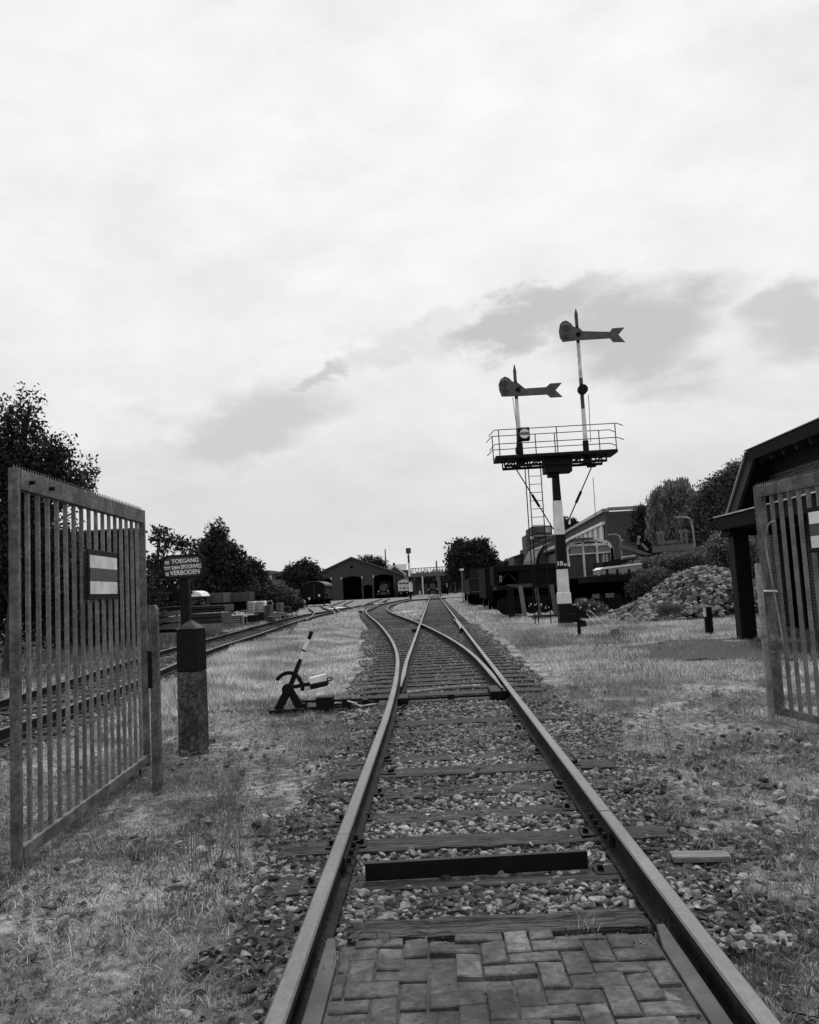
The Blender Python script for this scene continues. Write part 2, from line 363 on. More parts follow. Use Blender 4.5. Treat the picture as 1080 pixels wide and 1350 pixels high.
# fishplates at the joints
for (x, y, lb) in ((RL, J-.22, 'dark fishplate joining the left rail near the crossbar'), (RRX, J, 'dark fishplate joining the right rail near the crossbar')):
    t = thing('fishplate', lb, 'fishplate', (x, y, .07))
    for s in (-1, 1):
        b = MB().box((x+s*.015, y-.28, .035), (x+s*.04, y+.28, .105)); b.build('plate', M_rust, t, bevel=.004)
        for k in range(4):
            MB().tube((x+s*.038, y-.2+k*.133, .07), (x+s*.062, y-.2+k*.133, .07), .016, n=6).build('bolt', M_blacki, t)

# ------------------------------------------------------------------ sleepers
def sleeper_mesh(L, w=.25, h=.16, seed=0, nx=26, ny=6):
    r = np.random.default_rng(seed); bm = bmesh.new(); grid = {}
    gouge = np.zeros(ny+1); 
    for j in range(1, ny): gouge[j] = -r.random()*.022*(r.random() < .6)
    for i in range(nx+1):
        for j in range(ny+1):
            x = -L/2+L*i/nx; y = -w/2+w*j/ny; z = gouge[j]*(.4+.6*r.random())+(r.random()-.5)*.006
            if i in (0, nx): x += (r.random()-.5)*.05; z -= .012
            if j in (0, ny): y += (r.random()-.5)*.016; z -= .008*r.random()+.004
            grid[i,j] = bm.verts.new((x, y, z))
    for i in range(nx):
        for j in range(ny): bm.faces.new((grid[i,j], grid[i+1,j], grid[i+1,j+1], grid[i,j+1]))
    edge = [grid[i,0] for i in range(nx+1)]+[grid[nx,j] for j in range(1,ny+1)]+[grid[i,ny] for i in range(nx-1,-1,-1)]+[grid[0,j] for j in range(ny-1,0,-1)]
    low = [bm.verts.new((v.co.x, v.co.y, -h)) for v in edge]
    for i in range(len(edge)):
        k = (i+1) % len(edge); bm.faces.new((edge[i], low[i], low[k], edge[k]))
    me = bpy.data.meshes.new('railway_sleeper'); bmesh.ops.recalc_face_normals(bm, faces=bm.faces); bm.to_mesh(me); bm.free(); me.materials.append(M_sleeper); return me
SM = [sleeper_mesh(2.5, seed=i) for i in range(7)]
def chair_mesh():
    b = MB()
    b.box((-.12,-.07,-.01),(.12,.07,.008)); 
    for s in (-1,1):
        b.box((s*.065-.01,-.03,.008),(s*.065+.015*s,.03,.03)); b.tube((s*.09,0,.006),(s*.09,0,.034),.014,n=6)
    return b
_cb = chair_mesh().build('rail_chair', M_blacki); CH = _cb.data; bpy.data.objects.remove(_cb)
def put_sleeper(x, y, L, label, group, rz=0.0, k=None, chairs=(), z=0.0):
    k = rng.integers(len(SM)) if k is None else k
    o = bpy.data.objects.new('railway_sleeper', SM[k]); o.location = (x, y, z); o.rotation_euler = (0, 0, rz+(math.pi if rng.random() < .5 else 0)); o.scale = (L/2.5, 1+.12*rng.standard_normal(), 1)
    link(o); tag(o, label, 'sleeper', group)
    for cx in chairs:
        c = bpy.data.objects.new('rail_chair', CH); c.scale = (2.5/L, 1, 1); link(c, o)
        c.location = (cx*(2.5/L)*(1 if abs(math.cos(o.rotation_euler[2])) and math.cos(o.rotation_euler[2]) > 0 else -1), 0, -.002)
    return o
_et = bpy.data.objects.new('edge_timber', sleeper_mesh(1.27, w=.19, h=.2, seed=31, nx=22, ny=8)); _et.location = (.03, 3.665, .052); _et.rotation_euler = (0, 0, .012); link(_et); _et.data.materials[0] = mat('split_grey_oak', .018, .14, 11, .9, 1.0, stretch=(.5, 11, 11), bdist=.03, contrast=(.4,.62), second=(1.5,.6,1.3)); tag(_et, 'split grey timber closing the far edge of the brick paving', 'timber')
names = {0: 'buried dark sleeper just beyond the brick paving', 1: 'buried sleeper under the black steel bar between the rails', 2: 'first sleeper beyond the black steel bar, at the rail joints', 3: 'sunken sleeper, second beyond the black steel bar', 4: 'sleeper, third beyond the black steel bar', 5: 'sleeper, fourth beyond the black steel bar'}
GS = 'sleepers of the main track'
ysl = [3.86, 4.42, 5.02, 5.62, 6.25, 6.9, 7.5, 8.15, 8.8, 9.4, 10.05, 10.65]
for i, y in enumerate(ysl):
    put_sleeper(.0+.05*rng.standard_normal(), y, 2.3, names.get(i, 'old dark sleeper in the ballast between the black bar and the switch'), None if i in names else 'sleepers between the black bar and the switch', rz=.012*rng.standard_normal(), k=i % 7, chairs=(-.752, .752), z=(-.03, -.012, .0, -.012, -.004, .002, -.010)[i % 7])
for i, y in enumerate(np.arange(11.25, 34, .62)):
    cxx = float(np.interp(y, divC[:,1], divC[:,0])) if y > 12 else 0.0
    L = 2.6+abs(cxx)*1.0
    if i == 0: L = 4.6
    put_sleeper(cxx/2 if i else -1.1, y, L, 'long dark sleeper carrying both legs of the turnout' if i else 'long sleeper at the switch blades reaching out to the point lever', 'sleepers under the turnout' if i else None, chairs=(), z=-.003)
for y in np.arange(34.3, 110, .66): put_sleeper(0, y, 2.5, 'dark sleeper of the straight track beyond the crossing', 'sleepers beyond the crossing', z=-.003)
for y in np.arange(34.5, 62, .66): put_sleeper(float(np.interp(y, divC[:,1], divC[:,0])), y, 2.4, 'dark sleeper of the curved track beyond the crossing', 'sleepers of the curved track')
for y in np.arange(2, 45, .68): put_sleeper(float(np.interp(y, farC[:,1], farC[:,0])), y, 2.4, 'dark sleeper of the side track on the left', 'sleepers of the left side track', z=-.006)

# ------------------------------------------------------------------ herringbone brick paving
def paving():
    y0, y1 = -1.2, 3.52; L, Wd, gap = .202, .1, .010; top = .085
    V = []; F = []; 
    def edge(x): return y1-.075*abs(x/.6)**2-.03+.02*math.sin(x*9)
    k = 0
    for i in range(-60, 60):
        for j in range(-40, 60):
            # 90 degree herringbone cell
            bx = i*Wd+j*Wd; by = -i*Wd+j*Wd
            for (ax, ay, w, h) in ((bx, by, 2*Wd, Wd), (bx, by+Wd, Wd, 2*Wd)) if False else ():
                pass
    # herringbone by grid colouring
    n = Wd
    for a in range(-9, 9):
        for b in range(int(y0/n)-2, int(y1/n)+2):
            m = (a-b) % 4
            if m == 0: r = (a*n, b*n, 2*n, n)
            elif m == 3: r = (a*n, b*n, n, 2*n)
            else: continue
            x_, y_, w, h = r; x_ += .03
            cx_, cy_ = x_+w/2, y_+h/2
            xa, xb = max(x_, -.615), min(x_+w, .615)
            yb = min(y_+h, edge(cx_)); 
            if xb-xa < .03 or yb-y_ < .03 or y_+h < y0: continue
            g = gap/2; dz = (rng.random()-.5)*.009+.010*math.cos(cx_*2.3)-.01-.012*(rng.random() < .12); t1, t2 = (rng.random(2)-.5)*.008
            b0 = len(V); e = .006
            corners = [(xa+g, y_+g), (xb-g, y_+g), (xb-g, yb-g), (xa+g, yb-g)]
            for q, (px, py) in enumerate(corners): V.append((px, py, top-.06))
            for q, (px, py) in enumerate(corners): V.append((px, py, top+dz-.004+t1*(1 if q in (1,2) else -1)+t2*(1 if q > 1 else -1)))
            for q, (px, py) in enumerate(corners):
                V.append((px+(e if q in (0,3) else -e), py+(e if q < 2 else -e), top+dz+t1*(1 if q in (1,2) else -1)+t2*(1 if q > 1 else -1)))
            for q in range(4):
                p_ = (q+1) % 4; F.append((b0+q, b0+p_, b0+4+p_, b0+4+q)); F.append((b0+4+q, b0+4+p_, b0+8+p_, b0+8+q))
            F.append((b0+8, b0+9, b0+10, b0+11))
    tag(mesh_np('brick_paving', V, F, M_brick), kind='structure')
    b = MB().box((-.62, y0, .0), (.62, 3.44, top-.016)); o = b.build('paving_joint_sand', mat('joint_sand', .025, .07, 30, .95, .6)); tag(o, kind='structure')
paving()
M_kerb = mat('steel_edging', .03, .06, 10, .7, .4, .1, second=(3,.7,1.3))
for s in (-1, 1):
    b = MB(); xi, xo = s*.622, s*.69
    prof = [(xi, .075), (xo-.0*s, .088)]
    b.prism([(xi, -1.2, .0), (xi, 3.28, .0), (s*.655, 3.5, .0), (xo, 3.5, .0), (xo, -1.2, .0)], (0, 0, .083))
    tag(b.build('paving_kerb', M_kerb, bevel=.006), kind='structure')

_n = 900; _x = -.6+1.2*rng.random(_n); _y = 1.9+1.62*rng.random(_n)**.6; PAVE_DIRT = np.stack([_x, _y, np.full(_n, .072)], 1)
# ------------------------------------------------------------------ black steel bar on the track
pA, pB = gp(482, 1160, .0), gp(776, 1143, .0)
t = thing('steel_bar', 'black steel bar laid on edge across the track between the rails', 'bar', (pA.x, pA.y, 0))
hb = at(482, 1139, pA.y).z
MB().prism([(pA.x, pA.y, -.01), (pB.x, pB.y, -.01), (pB.x, pB.y, hb), (pA.x, pA.y, hb)], (.0, .012, 0)).build('upright_flange', M_black, t, bevel=.002)
MB().prism([(pA.x, pA.y+.0125, hb-.012), (pB.x, pB.y+.0125, hb-.012), (pB.x, pB.y+.0125, hb-.001), (pA.x, pA.y+.0125, hb-.001)], (.0, .025, 0)).build('top_flange', M_black, t, bevel=.002)

# ------------------------------------------------------------------ point machinery
YS = gp(385, 936).y
def AT(px, py, dy=0.0): return at(px, py, YS+dy)
def up(zx, zy): return (340+zx/9.0, 820+zy/9.0)       # lever close-up pixels
L0 = AT(378, 936)
t = thing('point_lever', 'black point lever with white banded handle and half white counterweight beside the switch', 'point lever', (L0.x, YS, 0))
A_ = lambda zx, zy, dy=0.0: AT(*up(zx, zy), dy)
w_ = .055
MB().bar(A_(395,740), A_(508,440), .065, .03, up=(0,1,0), w2=.05).build('handle', M_black, t, bevel=.004)
h2 = MB().bar(A_(508,440), A_(540,345), .05, .03, up=(0,1,0)); h2.bar(A_(545,330), A_(605,205), .05, .03, up=(0,1,0)); h2.build('white_band', M_white, t, bevel=.004)
MB().bar(A_(538,347), A_(547,328), .051, .031, up=(0,1,0)).build('black_joint', M_black, t)
MB().bar(A_(605,205), A_(640,110), .05, .03, up=(0,1,0)).build('grip', M_black, t, bevel=.006)
arc = [A_(225,688), A_(262,645), A_(310,615), A_(370,602), (A_(430,612)), A_(478,650), A_(512,705), A_(530,765), A_(530,815)]
b = MB()
for p, q in zip(arc[:-1], arc[1:]): b.bar(p, q, .05, .05, up=(0,1,0)); 
b.build('quadrant_arch', M_blacki, t, bevel=.008)
b = MB().bar(A_(370,790), A_(235,1050), .11, .05, up=(0,1,0), w2=.1); b.bar(A_(370,790), A_(505,1020), .09, .05, up=(0,1,0), w2=.11); b.disc(A_(355,800), (0,1,0), .075, .07)
b.box((A_(150,1060).x, YS-.12, -.02), (A_(560,1060).x, YS+.12, A_(250,1045).z+.015)); b.build('stand', M_blacki, t, bevel=.006)
MB().bar(A_(400,775), A_(620,735), .05, .03, up=(0,1,0)).build('weight_arm', M_blacki, t, bevel=.004)
c0 = A_(610,700); 
wp = [A_(612,742,-.06), A_(825,700,-.06), A_(828,758,-.06), A_(628,806,-.06)]
MB().prism(wp, (0,.14,0)).build('counterweight', M_black, t, bevel=.01)
wp2 = [A_(604,668,-.061), A_(800,618,-.061), A_(810,702,-.061), A_(620,741,-.061)]
MB().prism(wp2, (0,.142,0)).build('white_weight_half', M_white, t, bevel=.008)
MB().prism([A_(552,778,-.02), A_(612,765,-.02), A_(622,803,-.02), A_(560,820,-.02)], (0,.04,0)).build('white_tab', M_whited, t)
b = MB(); rc = A_(850,678); n_ = 12
ring = [rc+Vector((.035*math.cos(a), 0, .02*math.sin(a))) for a in [2*math.pi*i/n_ for i in range(n_+1)]]
b.path(ring, .008, 6); b.build('end_ring', M_blacki, t)
# rod gear between lever and switch
t = thing('point_rod_gear', 'low dark rods and cranks running from the point lever to the left rail', 'point rods', (AT(430,930).x, YS+.1, 0))
for (a, b_, r_) in (((395,925),(520,921),.018), ((395,934),(515,931),.022), ((440,929),(500,925),.014)):
    MB().tube(at(*a, YS+.12), at(*b_, YS+.12), r_, n=8).build('rod', M_blacki, t)
for (x0, y0, x1, y1) in ((418,918,440,937),(452,920,462,934),(394,926,404,938),(478,921,486,933)):
    X0, X1, Z0, Z1 = rect(x0, y0, x1, y1, YS+.1); MB().box((X0, YS, max(Z0, -.02)), (X1, YS+.22, Z1)).build('crank_box', M_blacki, t, bevel=.01)
MB().path([at(458,924,YS+.0), at(468,927,YS), at(475,931,YS), at(495,928,YS)], .011, 6).build('bent_pipe', M_whited, t)
# stretcher bars between blades
yA = gp(600, 908, .1).y
t = thing('stretcher_bar', 'pale pipe shaped stretcher bar joining the two switch blades', 'stretcher bar', (0, yA, .08))
MB().path([at(537,913,yA), at(560,911,yA), at(590,907,yA), at(615,905,yA), at(633,904.5,yA)], .022, 8).build('pipe', M_concl, t)
t = thing('stretcher_bar', 'dark lower rod across the sleepers in front of the switch blades', 'stretcher bar', (0, yA-.5, .05))
MB().tube((-.72, yA-.45, .05), (.70, yA-.45, .05), .017).build('rod', M_blacki, t); MB().box((-.06, yA-.5, .02), (.03, yA-.39, .09)).build('clamp', M_blacki, t, bevel=.01)
MB().box((.50, yA-.55, .0), (.72, yA+.1, .11)).build('bracket', M_blacki, t, bevel=.015); MB().box((-.72, yA-.55, .0), (-.58, yA-.1, .08)).build('bracket', M_blacki, t, bevel=.015)
# crossing (frog) block
t = tag(MB().box((-1.0, 29.0, 0.0), (-.78, 31.2, .11)).build('crossing_block', M_rust, bevel=.02), 'dark crossing block where the curved rail meets the straight left rail', 'crossing')

# loose planks
def plank(name, label, cat, p0, p1, w, th, material=M_plank, z0=.0):
    o = MB().bar(Vector((p0.x, p0.y, z0+th/2)), Vector((p1.x, p1.y, z0+th/2)), w, th).build(name, material, loc=(p0.x, p0.y, 0), bevel=.006)
    return tag(o, label, cat)
plank('wood_plank', 'broken pale plank lying in the ballast right of the near right rail', 'plank', gp(885,1131), gp(962,1130), .11, .03, z0=-.01)
for i, (a, b_) in enumerate((((535,807.5),(548,807)), )):
    plank('concrete_slab', 'flat white slab lying in the grass between the tracks', 'slab', gp(527,807.4), gp(549,807), 1.4, .05, M_white)
plank('concrete_slab', 'thin white slab in the grass left of the curved rail', 'slab', gp(461,807), gp(472,806.5), .8, .05, M_white)
plank('concrete_slab', 'white slab between the rails near the shed tracks', 'slab', gp(437,803), gp(453,801), 1.0, .05, M_white)
plank('concrete_slab', 'dark edged white slab behind the S curve', 'slab', gp(487,797), gp(500,795.5), 1.4, .05, M_white)
pq = [gp(292,836), gp(345,823)]
for i, (a, b_, c_) in enumerate(((( 292,835.5),(372,815.5),'long pale plank walkway beside the side track'), )):
    plank('plank_walkway', c_, 'plank walkway', gp(*a), gp(*b_), .62, .05, z0=.02)

# ------------------------------------------------------------------ gates
def gate(name, label, P0, P1, zt0, zt1, zb, nb, end0=.05, end1=.045, spikes=True, depth=.024):
    """P0,P1: xy ends on the ground; top heights; zb lower rail height"""
    P0 = Vector((P0[0], P0[1], 0)); P1 = Vector((P1[0], P1[1], 0)); d = (P1-P0); Lg = d.length; d.normalize(); nrm = Vector((d.y, -d.x, 0))
    t = thing(name, label, 'gate', P0)
    def bx(s0, s1, z0a, z0b, z1a, z1b, w, off=0.0):      # box along the gate line, z varying
        p0 = P0+d*s0+nrm*off; p1 = P0+d*s1+nrm*off; h = nrm*(w/2)
        vs = [p0-h+Vector((0,0,z0a)), p1-h+Vector((0,0,z0b)), p1+h+Vector((0,0,z0b)), p0+h+Vector((0,0,z0a)), p0-h+Vector((0,0,z1a)), p1-h+Vector((0,0,z1b)), p1+h+Vector((0,0,z1b)), p0+h+Vector((0,0,z1a))]
        return MB().add(vs, [(0,3,2,1),(4,5,6,7),(0,1,5,4),(1,2,6,5),(2,3,7,6),(3,0,4,7)])
    zt = lambda s: zt0+(zt1-zt0)*s/Lg
    zbf = zb if callable(zb) else (lambda s: zb)
    bx(0, end0, .02, .02, zt0, zt0, .055).build('end_post', M_steel, t, bevel=.004)
    bx(Lg-end1, Lg, .02, .02, zt1, zt1, .055).build('end_post', M_steel, t, bevel=.004)
    bx(end0+.002, Lg-end1-.002, zt(0)-.125, zt(Lg)-.125, zt(0)-.006, zt(Lg)-.006, .06).build('top_rail', M_steel, t, bevel=.003)
    bx(end0+.002, Lg-end1-.002, zbf(0), zbf(Lg), zbf(0)+.075, zbf(Lg)+.075, .062).build('bottom_rail', M_steel, t, bevel=.003)
    sp = (Lg-end0-end1)/(nb+1)
    for i in range(nb):
        s = end0+sp*(i+1); w = .030
        bx(s-w/2, s+w/2, zbf(s)+.06, zbf(s)+.06, zt(s)-.11, zt(s)-.11, depth).build('bar', M_steelr, t, bevel=.003)
    if spikes:
        b = MB(); n = int(Lg/.041)
        for i in range(n):
            s = .02+i*.041; p = P0+d*s; z = zt(s)-.008; hw = d*.013; q = nrm*.002
            b.add([p-hw-q+Vector((0,0,z)), p+hw-q+Vector((0,0,z)), p-q+Vector((0,0,z+.036)), p-hw+q+Vector((0,0,z)), p+hw+q+Vector((0,0,z)), p+q+Vector((0,0,z+.036))], [(0,1,2),(3,5,4),(0,2,5,3),(1,4,5,2),(0,3,4,1)])
        b.build('spike_strip', M_steel, t)
    return t, P0, d, nrm, Lg, bx, zt
G0 = gp(20, 1150); G1 = gp(195, 1012)
zt0 = at(24, 616, G0.y).z; zt1 = at(190, 673, G1.y).z
zbm = at(95, 1095, (G0.y+G1.y)/2-.55).z
gl, P0, d, nrm, Lg, bx, zt = gate('steel_gate', 'tall open steel bar gate on the left with a spiked top', G0, G1, zt0, zt1, lambda s: .05+.0*s, 16)
# striped sign on the gate, facing the track
sY = [atx(107, 760, P0.x-.1).y, 0]
def on_gate(px, P0, d, z=1.4):        # parameter along a gate for a pixel column
    best = min(((abs(proj_px(P0+d*s+Vector((0,0,z)))-px), s) for s in np.linspace(-.2, 3.4, 361))); return best[1]
def proj_px(q):
    q = np.array(q)-CAMP; w = _f.dot(q); uu = FPX*_r.dot(q)/w; vv = FPX*_up.dot(q)/w; return CX+uu*_c-vv*_s
def gate_sign(t, P0, d, nrm, s0, s1, z0, z1, off, sgn):
    b0 = P0+nrm*off*sgn
    def slab(a, b_, za, zb_, o, th):
        p = b0+d*a+nrm*(o*sgn); q = b0+d*b_+nrm*(o*sgn)
        return MB().prism([p+Vector((0,0,za)), q+Vector((0,0,za)), q+Vector((0,0,zb_)), p+Vector((0,0,zb_))], nrm*(th*sgn))
    pn = slab(s0, s1, z0, z1, 0, .012).build('sign_board', M_black, t, bevel=.002)
    f = .03; H_ = z1-z0-2*.042
    for k, mm in enumerate((M_white, M_grey, M_white)):
        za = z0+.042+H_*k/3; slab(s0+f, s1-f, za+.001, za+H_/3-.001, .013, .003).build('stripe', mm if k != 1 else mat('stripe_grey', .05, .06, 4, .4, 0), pn)
sa, sb = on_gate(107, P0, d), on_gate(147, P0, d)
Yc = (P0+d*((sa+sb)/2)).y
gate_sign(gl, P0, d, nrm, sa, sb, at(127,791,Yc).z, at(127,727,Yc).z, .045, 1)
b = MB(); 
for s in (.18, .16+Lg*.12): 
    p = P0+d*s+nrm*.03; b.tube(p+Vector((0,0,zt(s)-.07)), p+nrm*.03+Vector((0,0,zt(s)-.07)), .014, n=8)
b.build('bolt', M_blacki, gl)
# hinge post at the picture's left edge
t = thing('gate_post', 'hinge post of the left gate, at the left edge of the photo', 'gate post', (G0.x-.16, G0.y-.04, 0))
MB().box((G0.x-.235, G0.y-.10, -.05), (G0.x-.135, G0.y+.0, zt0+.06)).build('post', M_steel, t, bevel=.006)
for z in (zt0-.03, .06):
    MB().tube((G0.x-.10, G0.y-.03, z-.07), (G0.x-.10, G0.y-.03, z+.06), .026, n=12).build('hinge', M_steel, t)
# small post behind the end of the left gate
q = gp(204, 1043); X0, X1, Z0, Z1 = rect(198, 798, 209, 1043, q.y)
t = thing('catch_post', 'slim worn steel post standing at the end of the left gate', 'post', q)
MB().prism([(X0, q.y, -.05), (X1, q.y, -.05), (X1, q.y, Z1-.03), (X1-.015, q.y, Z1), (X0, q.y, Z1)], (0,.06,0)).build('post', M_steel, t, bevel=.004)
MB().box((X0-.012, q.y-.01, Z1*.55), (X0+.02, q.y+.07, Z1*.75)).build('catch', M_blacki, t)
tag(MB().tube((at(185,1030,G1.y-.2).x, G1.y-.2, -.04), (at(185,1030,G1.y-.2).x, G1.y-.2, .12), .012).build('ground_bolt', M_blacki, loc=(G1.x, G1.y, 0)), 'thin black drop bolt under the far end of the left gate', 'bolt')

# right gate
H0 = gp(1024, 944); ztr = at(999, 641, H0.y).z; 
dirx = .20
H1 = Vector((H0.x+.42, H0.y-2.75, 0))
gr, Q0, qd, qn, QL, bx2, ztq = gate('steel_gate', 'tall open steel bar gate on the right with a spiked top and a latch', H0, H1, ztr, ztr-.02, lambda s: .03, 16, end0=.13, depth=.034)
sa = on_gate(1074, Q0, qd)
Yc = (Q0+qd*(sa+.2)).y
sa += .07; gate_sign(gr, Q0, qd, qn, sa, sa+.56, at(1080,728,Yc).z, at(1080,668,Yc).z, .045, 1)
# curved pipe and latch on the right gate
def G2(s, z, o=.05): return Q0+qd*s+qn*o+Vector((0,0,z))
s1 = on_gate(1022, Q0, qd)
pth = []
for (px, py) in ((1035,686),(1029,688),(1024,694),(1021,706),(1021,730),(1024,770),(1028,810),(1031,850)):
    s_ = on_gate(px, Q0, qd); Yq = (Q0+qd*s_).y; pth.append(G2(s_, at(px, py, Yq).z))
MB().path(pth, .009, 8).build('curved_pipe', M_concl, gr)
zl = at(1010, 779, H0.y).z
MB().tube(G2(-.05, zl), G2(.30, zl), .011).build('latch_bolt', M_white, gr); MB().box(G2(.0,zl-.02,.04), G2(.03,zl+.03,.07)).build('latch_catch', M_white, gr)
MB().tube(G2(.04, zl-.04), G2(.05, zl-.22), .011).build('latch_handle', M_concl, gr)
zk = at(1022, 835, H0.y).z; MB().box(G2(.14,zk-.06,.04), G2(.19,zk,.075)).build('padlock', M_concl, gr, bevel=.006)
MB().box(G2(.10,zk-.19,.035), G2(.22,zk-.17,.09)).build('stop_plate', M_steel, gr)
q = gp(1023, 946); 
t = thing('latch_post', 'slim pale steel post leaning against the free end of the right gate', 'post', (q.x, q.y, 0))
zt_ = at(998, 743, q.y-.12).z
MB().bar((q.x-.09, q.y-.13, -.05), (q.x-.09, q.y-.13, zt_), .05, .05, up=(0,1,0)).build('post', M_concl, t, bevel=.004)
zz = at(1003, 832, q.y-.12).z; MB().box((q.x-.13, q.y-.17, zz-.05), (q.x-.075, q.y-.10, zz+.05)).build('bracket', M_concl, t, bevel=.004)

# ------------------------------------------------------------------ concrete post and the notice
q = gp(250, 989); cY = q.y
X0, X1, Z0, Z1 = rect(232.5, 829, 266.5, 989, cY); wc = (X1-X0)/1.18; xc = (X0+X1)/2; 
t = thing('concrete_post', 'thick square concrete post with pointed cap, upper half painted black', 'post', (xc, cY+wc/2, 0))
rz = -.22; Zp = at(250,886,cY).z; Za = at(250,817,cY+wc/2).z
def sq(z, w): 
    rm = Matrix.Rotation(rz, 3, 'Z'); return [rm@Vector((a*w/2, b*w/2, 0))+Vector((xc, cY+wc/2, z)) for a, b in ((-1,-1),(1,-1),(1,1),(-1,1))]
def stack(levels):
    b = MB(); vs = []
    for z, w in levels: vs += sq(z, w)
    n = len(levels); fs = [(0,1,2,3), tuple(range(4*n-4, 4*n))]
    for i in range(n-1):
        for k in range(4): fs.append((4*i+k, 4*i+(k+1)%4, 4*i+4+(k+1)%4, 4*i+4+k))
    return b.add(vs, fs)
stack([(-.08, wc*1.03), (Zp-.001, wc)]).build('shaft', M_conc, t, bevel=.012)
stack([(Zp+.001, wc*1.005), (Z1-.004, wc*.985)]).build('painted_top', M_black, t, bevel=.01)
apex = Vector((xc, cY+wc/2, Za)); b = MB(); c4 = sq(Z1-.002, wc*1.05); b.add(c4+[apex], [(0,3,2,1),(0,1,4),(1,2,4),(2,3,4),(3,0,4)]); b.build('cap', M_conc, t)
sYn = cY+.42
X0, X1, Z0, Z1 = rect(213, 731, 270, 763, sYn); zt_ = Z1
t = thing('notice_board', 'black iron notice with white lettering on a black post behind the concrete post', 'sign', ((X0+X1)/2, sYn, 0))
px0, px1 = at(236.5,800,sYn).x, at(248.5,800,sYn).x
MB().box((px0, sYn+.02, -.05), (px1, sYn+.11, Z1-.05)).build('post', M_black, t, bevel=.006)
yaw = Vector((1, 0, 0)); yaw = Vector((1, .0, .0))
cut = .05
def octo(x0, x1, z0, z1, c, y): return [Vector((x0+c, y, z0)), Vector((x1-c, y, z0)), Vector((x1, y, z0+c)), Vector((x1, y, z1-c)), Vector((x1-c, y, z1)), Vector((x0+c, y, z1)), Vector((x0, y, z1-c)), Vector((x0, y, z0+c))]
bd = MB().prism(octo(X0, X1, Z0, Z1, .05, sYn), (0,.02,0)).build('board', M_black, t, bevel=.004)
MB().prism(octo(X0+.03, X1-.03, Z0+.025, Z1-.025, .04, sYn-.002), (0,.004,0)).build('field', mat('sign_field', .018,.026, 12, .55, .1), bd)
Wd_, Hd_ = X1-X0, Z1-Z0
for (txt, fx, fz, sz, fw) in (('DE', .085, .63, .13, .10), ('TOEGANG', .235, .645, .17, .63), ('TOT', .06, .40, .12, .155), ('DEN', .245, .405, .13, .18), ('SPOORWEG', .455, .41, .165, .47), ('IS', .10, .155, .12, .07), ('VERBODEN', .20, .16, .19, .68)):
    text(txt, Hd_*sz*1.40, M_letter, bd, (X0+Wd_*fx, sYn-.006, Z0+Hd_*fz), (1,0,.02), width=Wd_*fw, bold=.0012, extr=.003)

# ------------------------------------------------------------------ bracket signal
B = gp(746, 821); SY = B.y
def S(px, py, dy=0.0): return at(px, py, SY+dy)
ms = thing('bracket_signal', 'tall black and white railway signal mast with platform and two arrow tipped semaphore arms', 'railway signal', (B.x, SY, 0))
xb = B.x
def sec(p0, p1, w0, w1, material, name='mast_section'):
    z0, z1 = at(p0[0], p0[1], SY).z, at(p1[0], p1[1], SY).z
    k = SY/FPX; a0, a1 = w0*k/2, w1*k/2
    b = MB(); vs = [(xb+a*s0, SY+b_*s0, z) for (s0, z) in ((a0, z0), (a1, z1)) for a, b_ in ((-1,-1),(1,-1),(1,1),(-1,1))]
    b.add(vs, [(0,3,2,1),(4,5,6,7),(0,1,5,4),(1,2,6,5),(2,3,7,6),(3,0,4,7)]); return b.build(name, material, ms, bevel=.012)
sec((745,825), (744,796), 17.5, 17, M_black); sec((744,795.8), (743,782), 16.8, 16.2, M_white); sec((743,782), (743,780), 16.2, 13.8, M_white, 'collar')
sec((743,779.8), (741.5,750.5), 13.8, 13.3, M_white); lowb = sec((741,750), (738,705.5), 13.8, 12.6, M_black); sec((738,705), (734,660.5), 12.8, 11, M_white); sec((734,660), (731,612), 10, 8.2, M_black)
k_ = SY/FPX
zz = at(740,745.5,SY).z; text('10', k_*7.6, M_letter, ms, (xb-k_*6.2, SY-k_*6.9, zz), (1,0,0), width=k_*7.2, bold=.008, extr=.004, name='number'); text('20', k_*4.4, M_letter, ms, (xb+k_*1.7, SY-k_*6.9, zz-k_*.8), (1,0,0), width=k_*4.0, bold=.003, extr=.004, name='number')
# platform
X0, X1, Z0, Z1 = rect(648, 598, 812, 604, SY); zd = at(730, 602, SY).z
dk = .62
b = MB().box((S(652,605).x, SY-dk, zd-.06), (S(810,598).x, SY+dk, zd+.06)); b.build('platform_deck', M_black, ms, bevel=.01)
b = MB().box((S(716,610).x, SY-.35, at(732,624,SY).z), (S(752,610).x, SY+.35, zd-.062)); b.box((S(722,624).x, SY-.2, at(732,629,SY).z), (S(733,624).x, SY+.2, at(732,624,SY).z)); b.build('bracket_box', M_black, ms, bevel=.02)
zc = at(730, 613, SY).z
b = MB()
for dy in (-.4, .4):
    b.bar((S(664,617).x, SY+dy, zc), (S(797,607).x, SY+dy, zc), .09, .09)
    xs_ = [S(p_, 612).x for p_ in (664, 680, 697, 714)]+[S(p_, 612).x for p_ in (752, 768, 783, 797)]
    for a_, c_ in zip(xs_[:-1], xs_[1:]):
        b.bar((a_, SY+dy, zc), (c_, SY+dy, zd-.06), .045, .045); 
    for a_ in xs_: b.bar((a_, SY+dy, zc), (a_, SY+dy, zd-.06), .05, .05)
b.build('truss', M_blacki, ms)
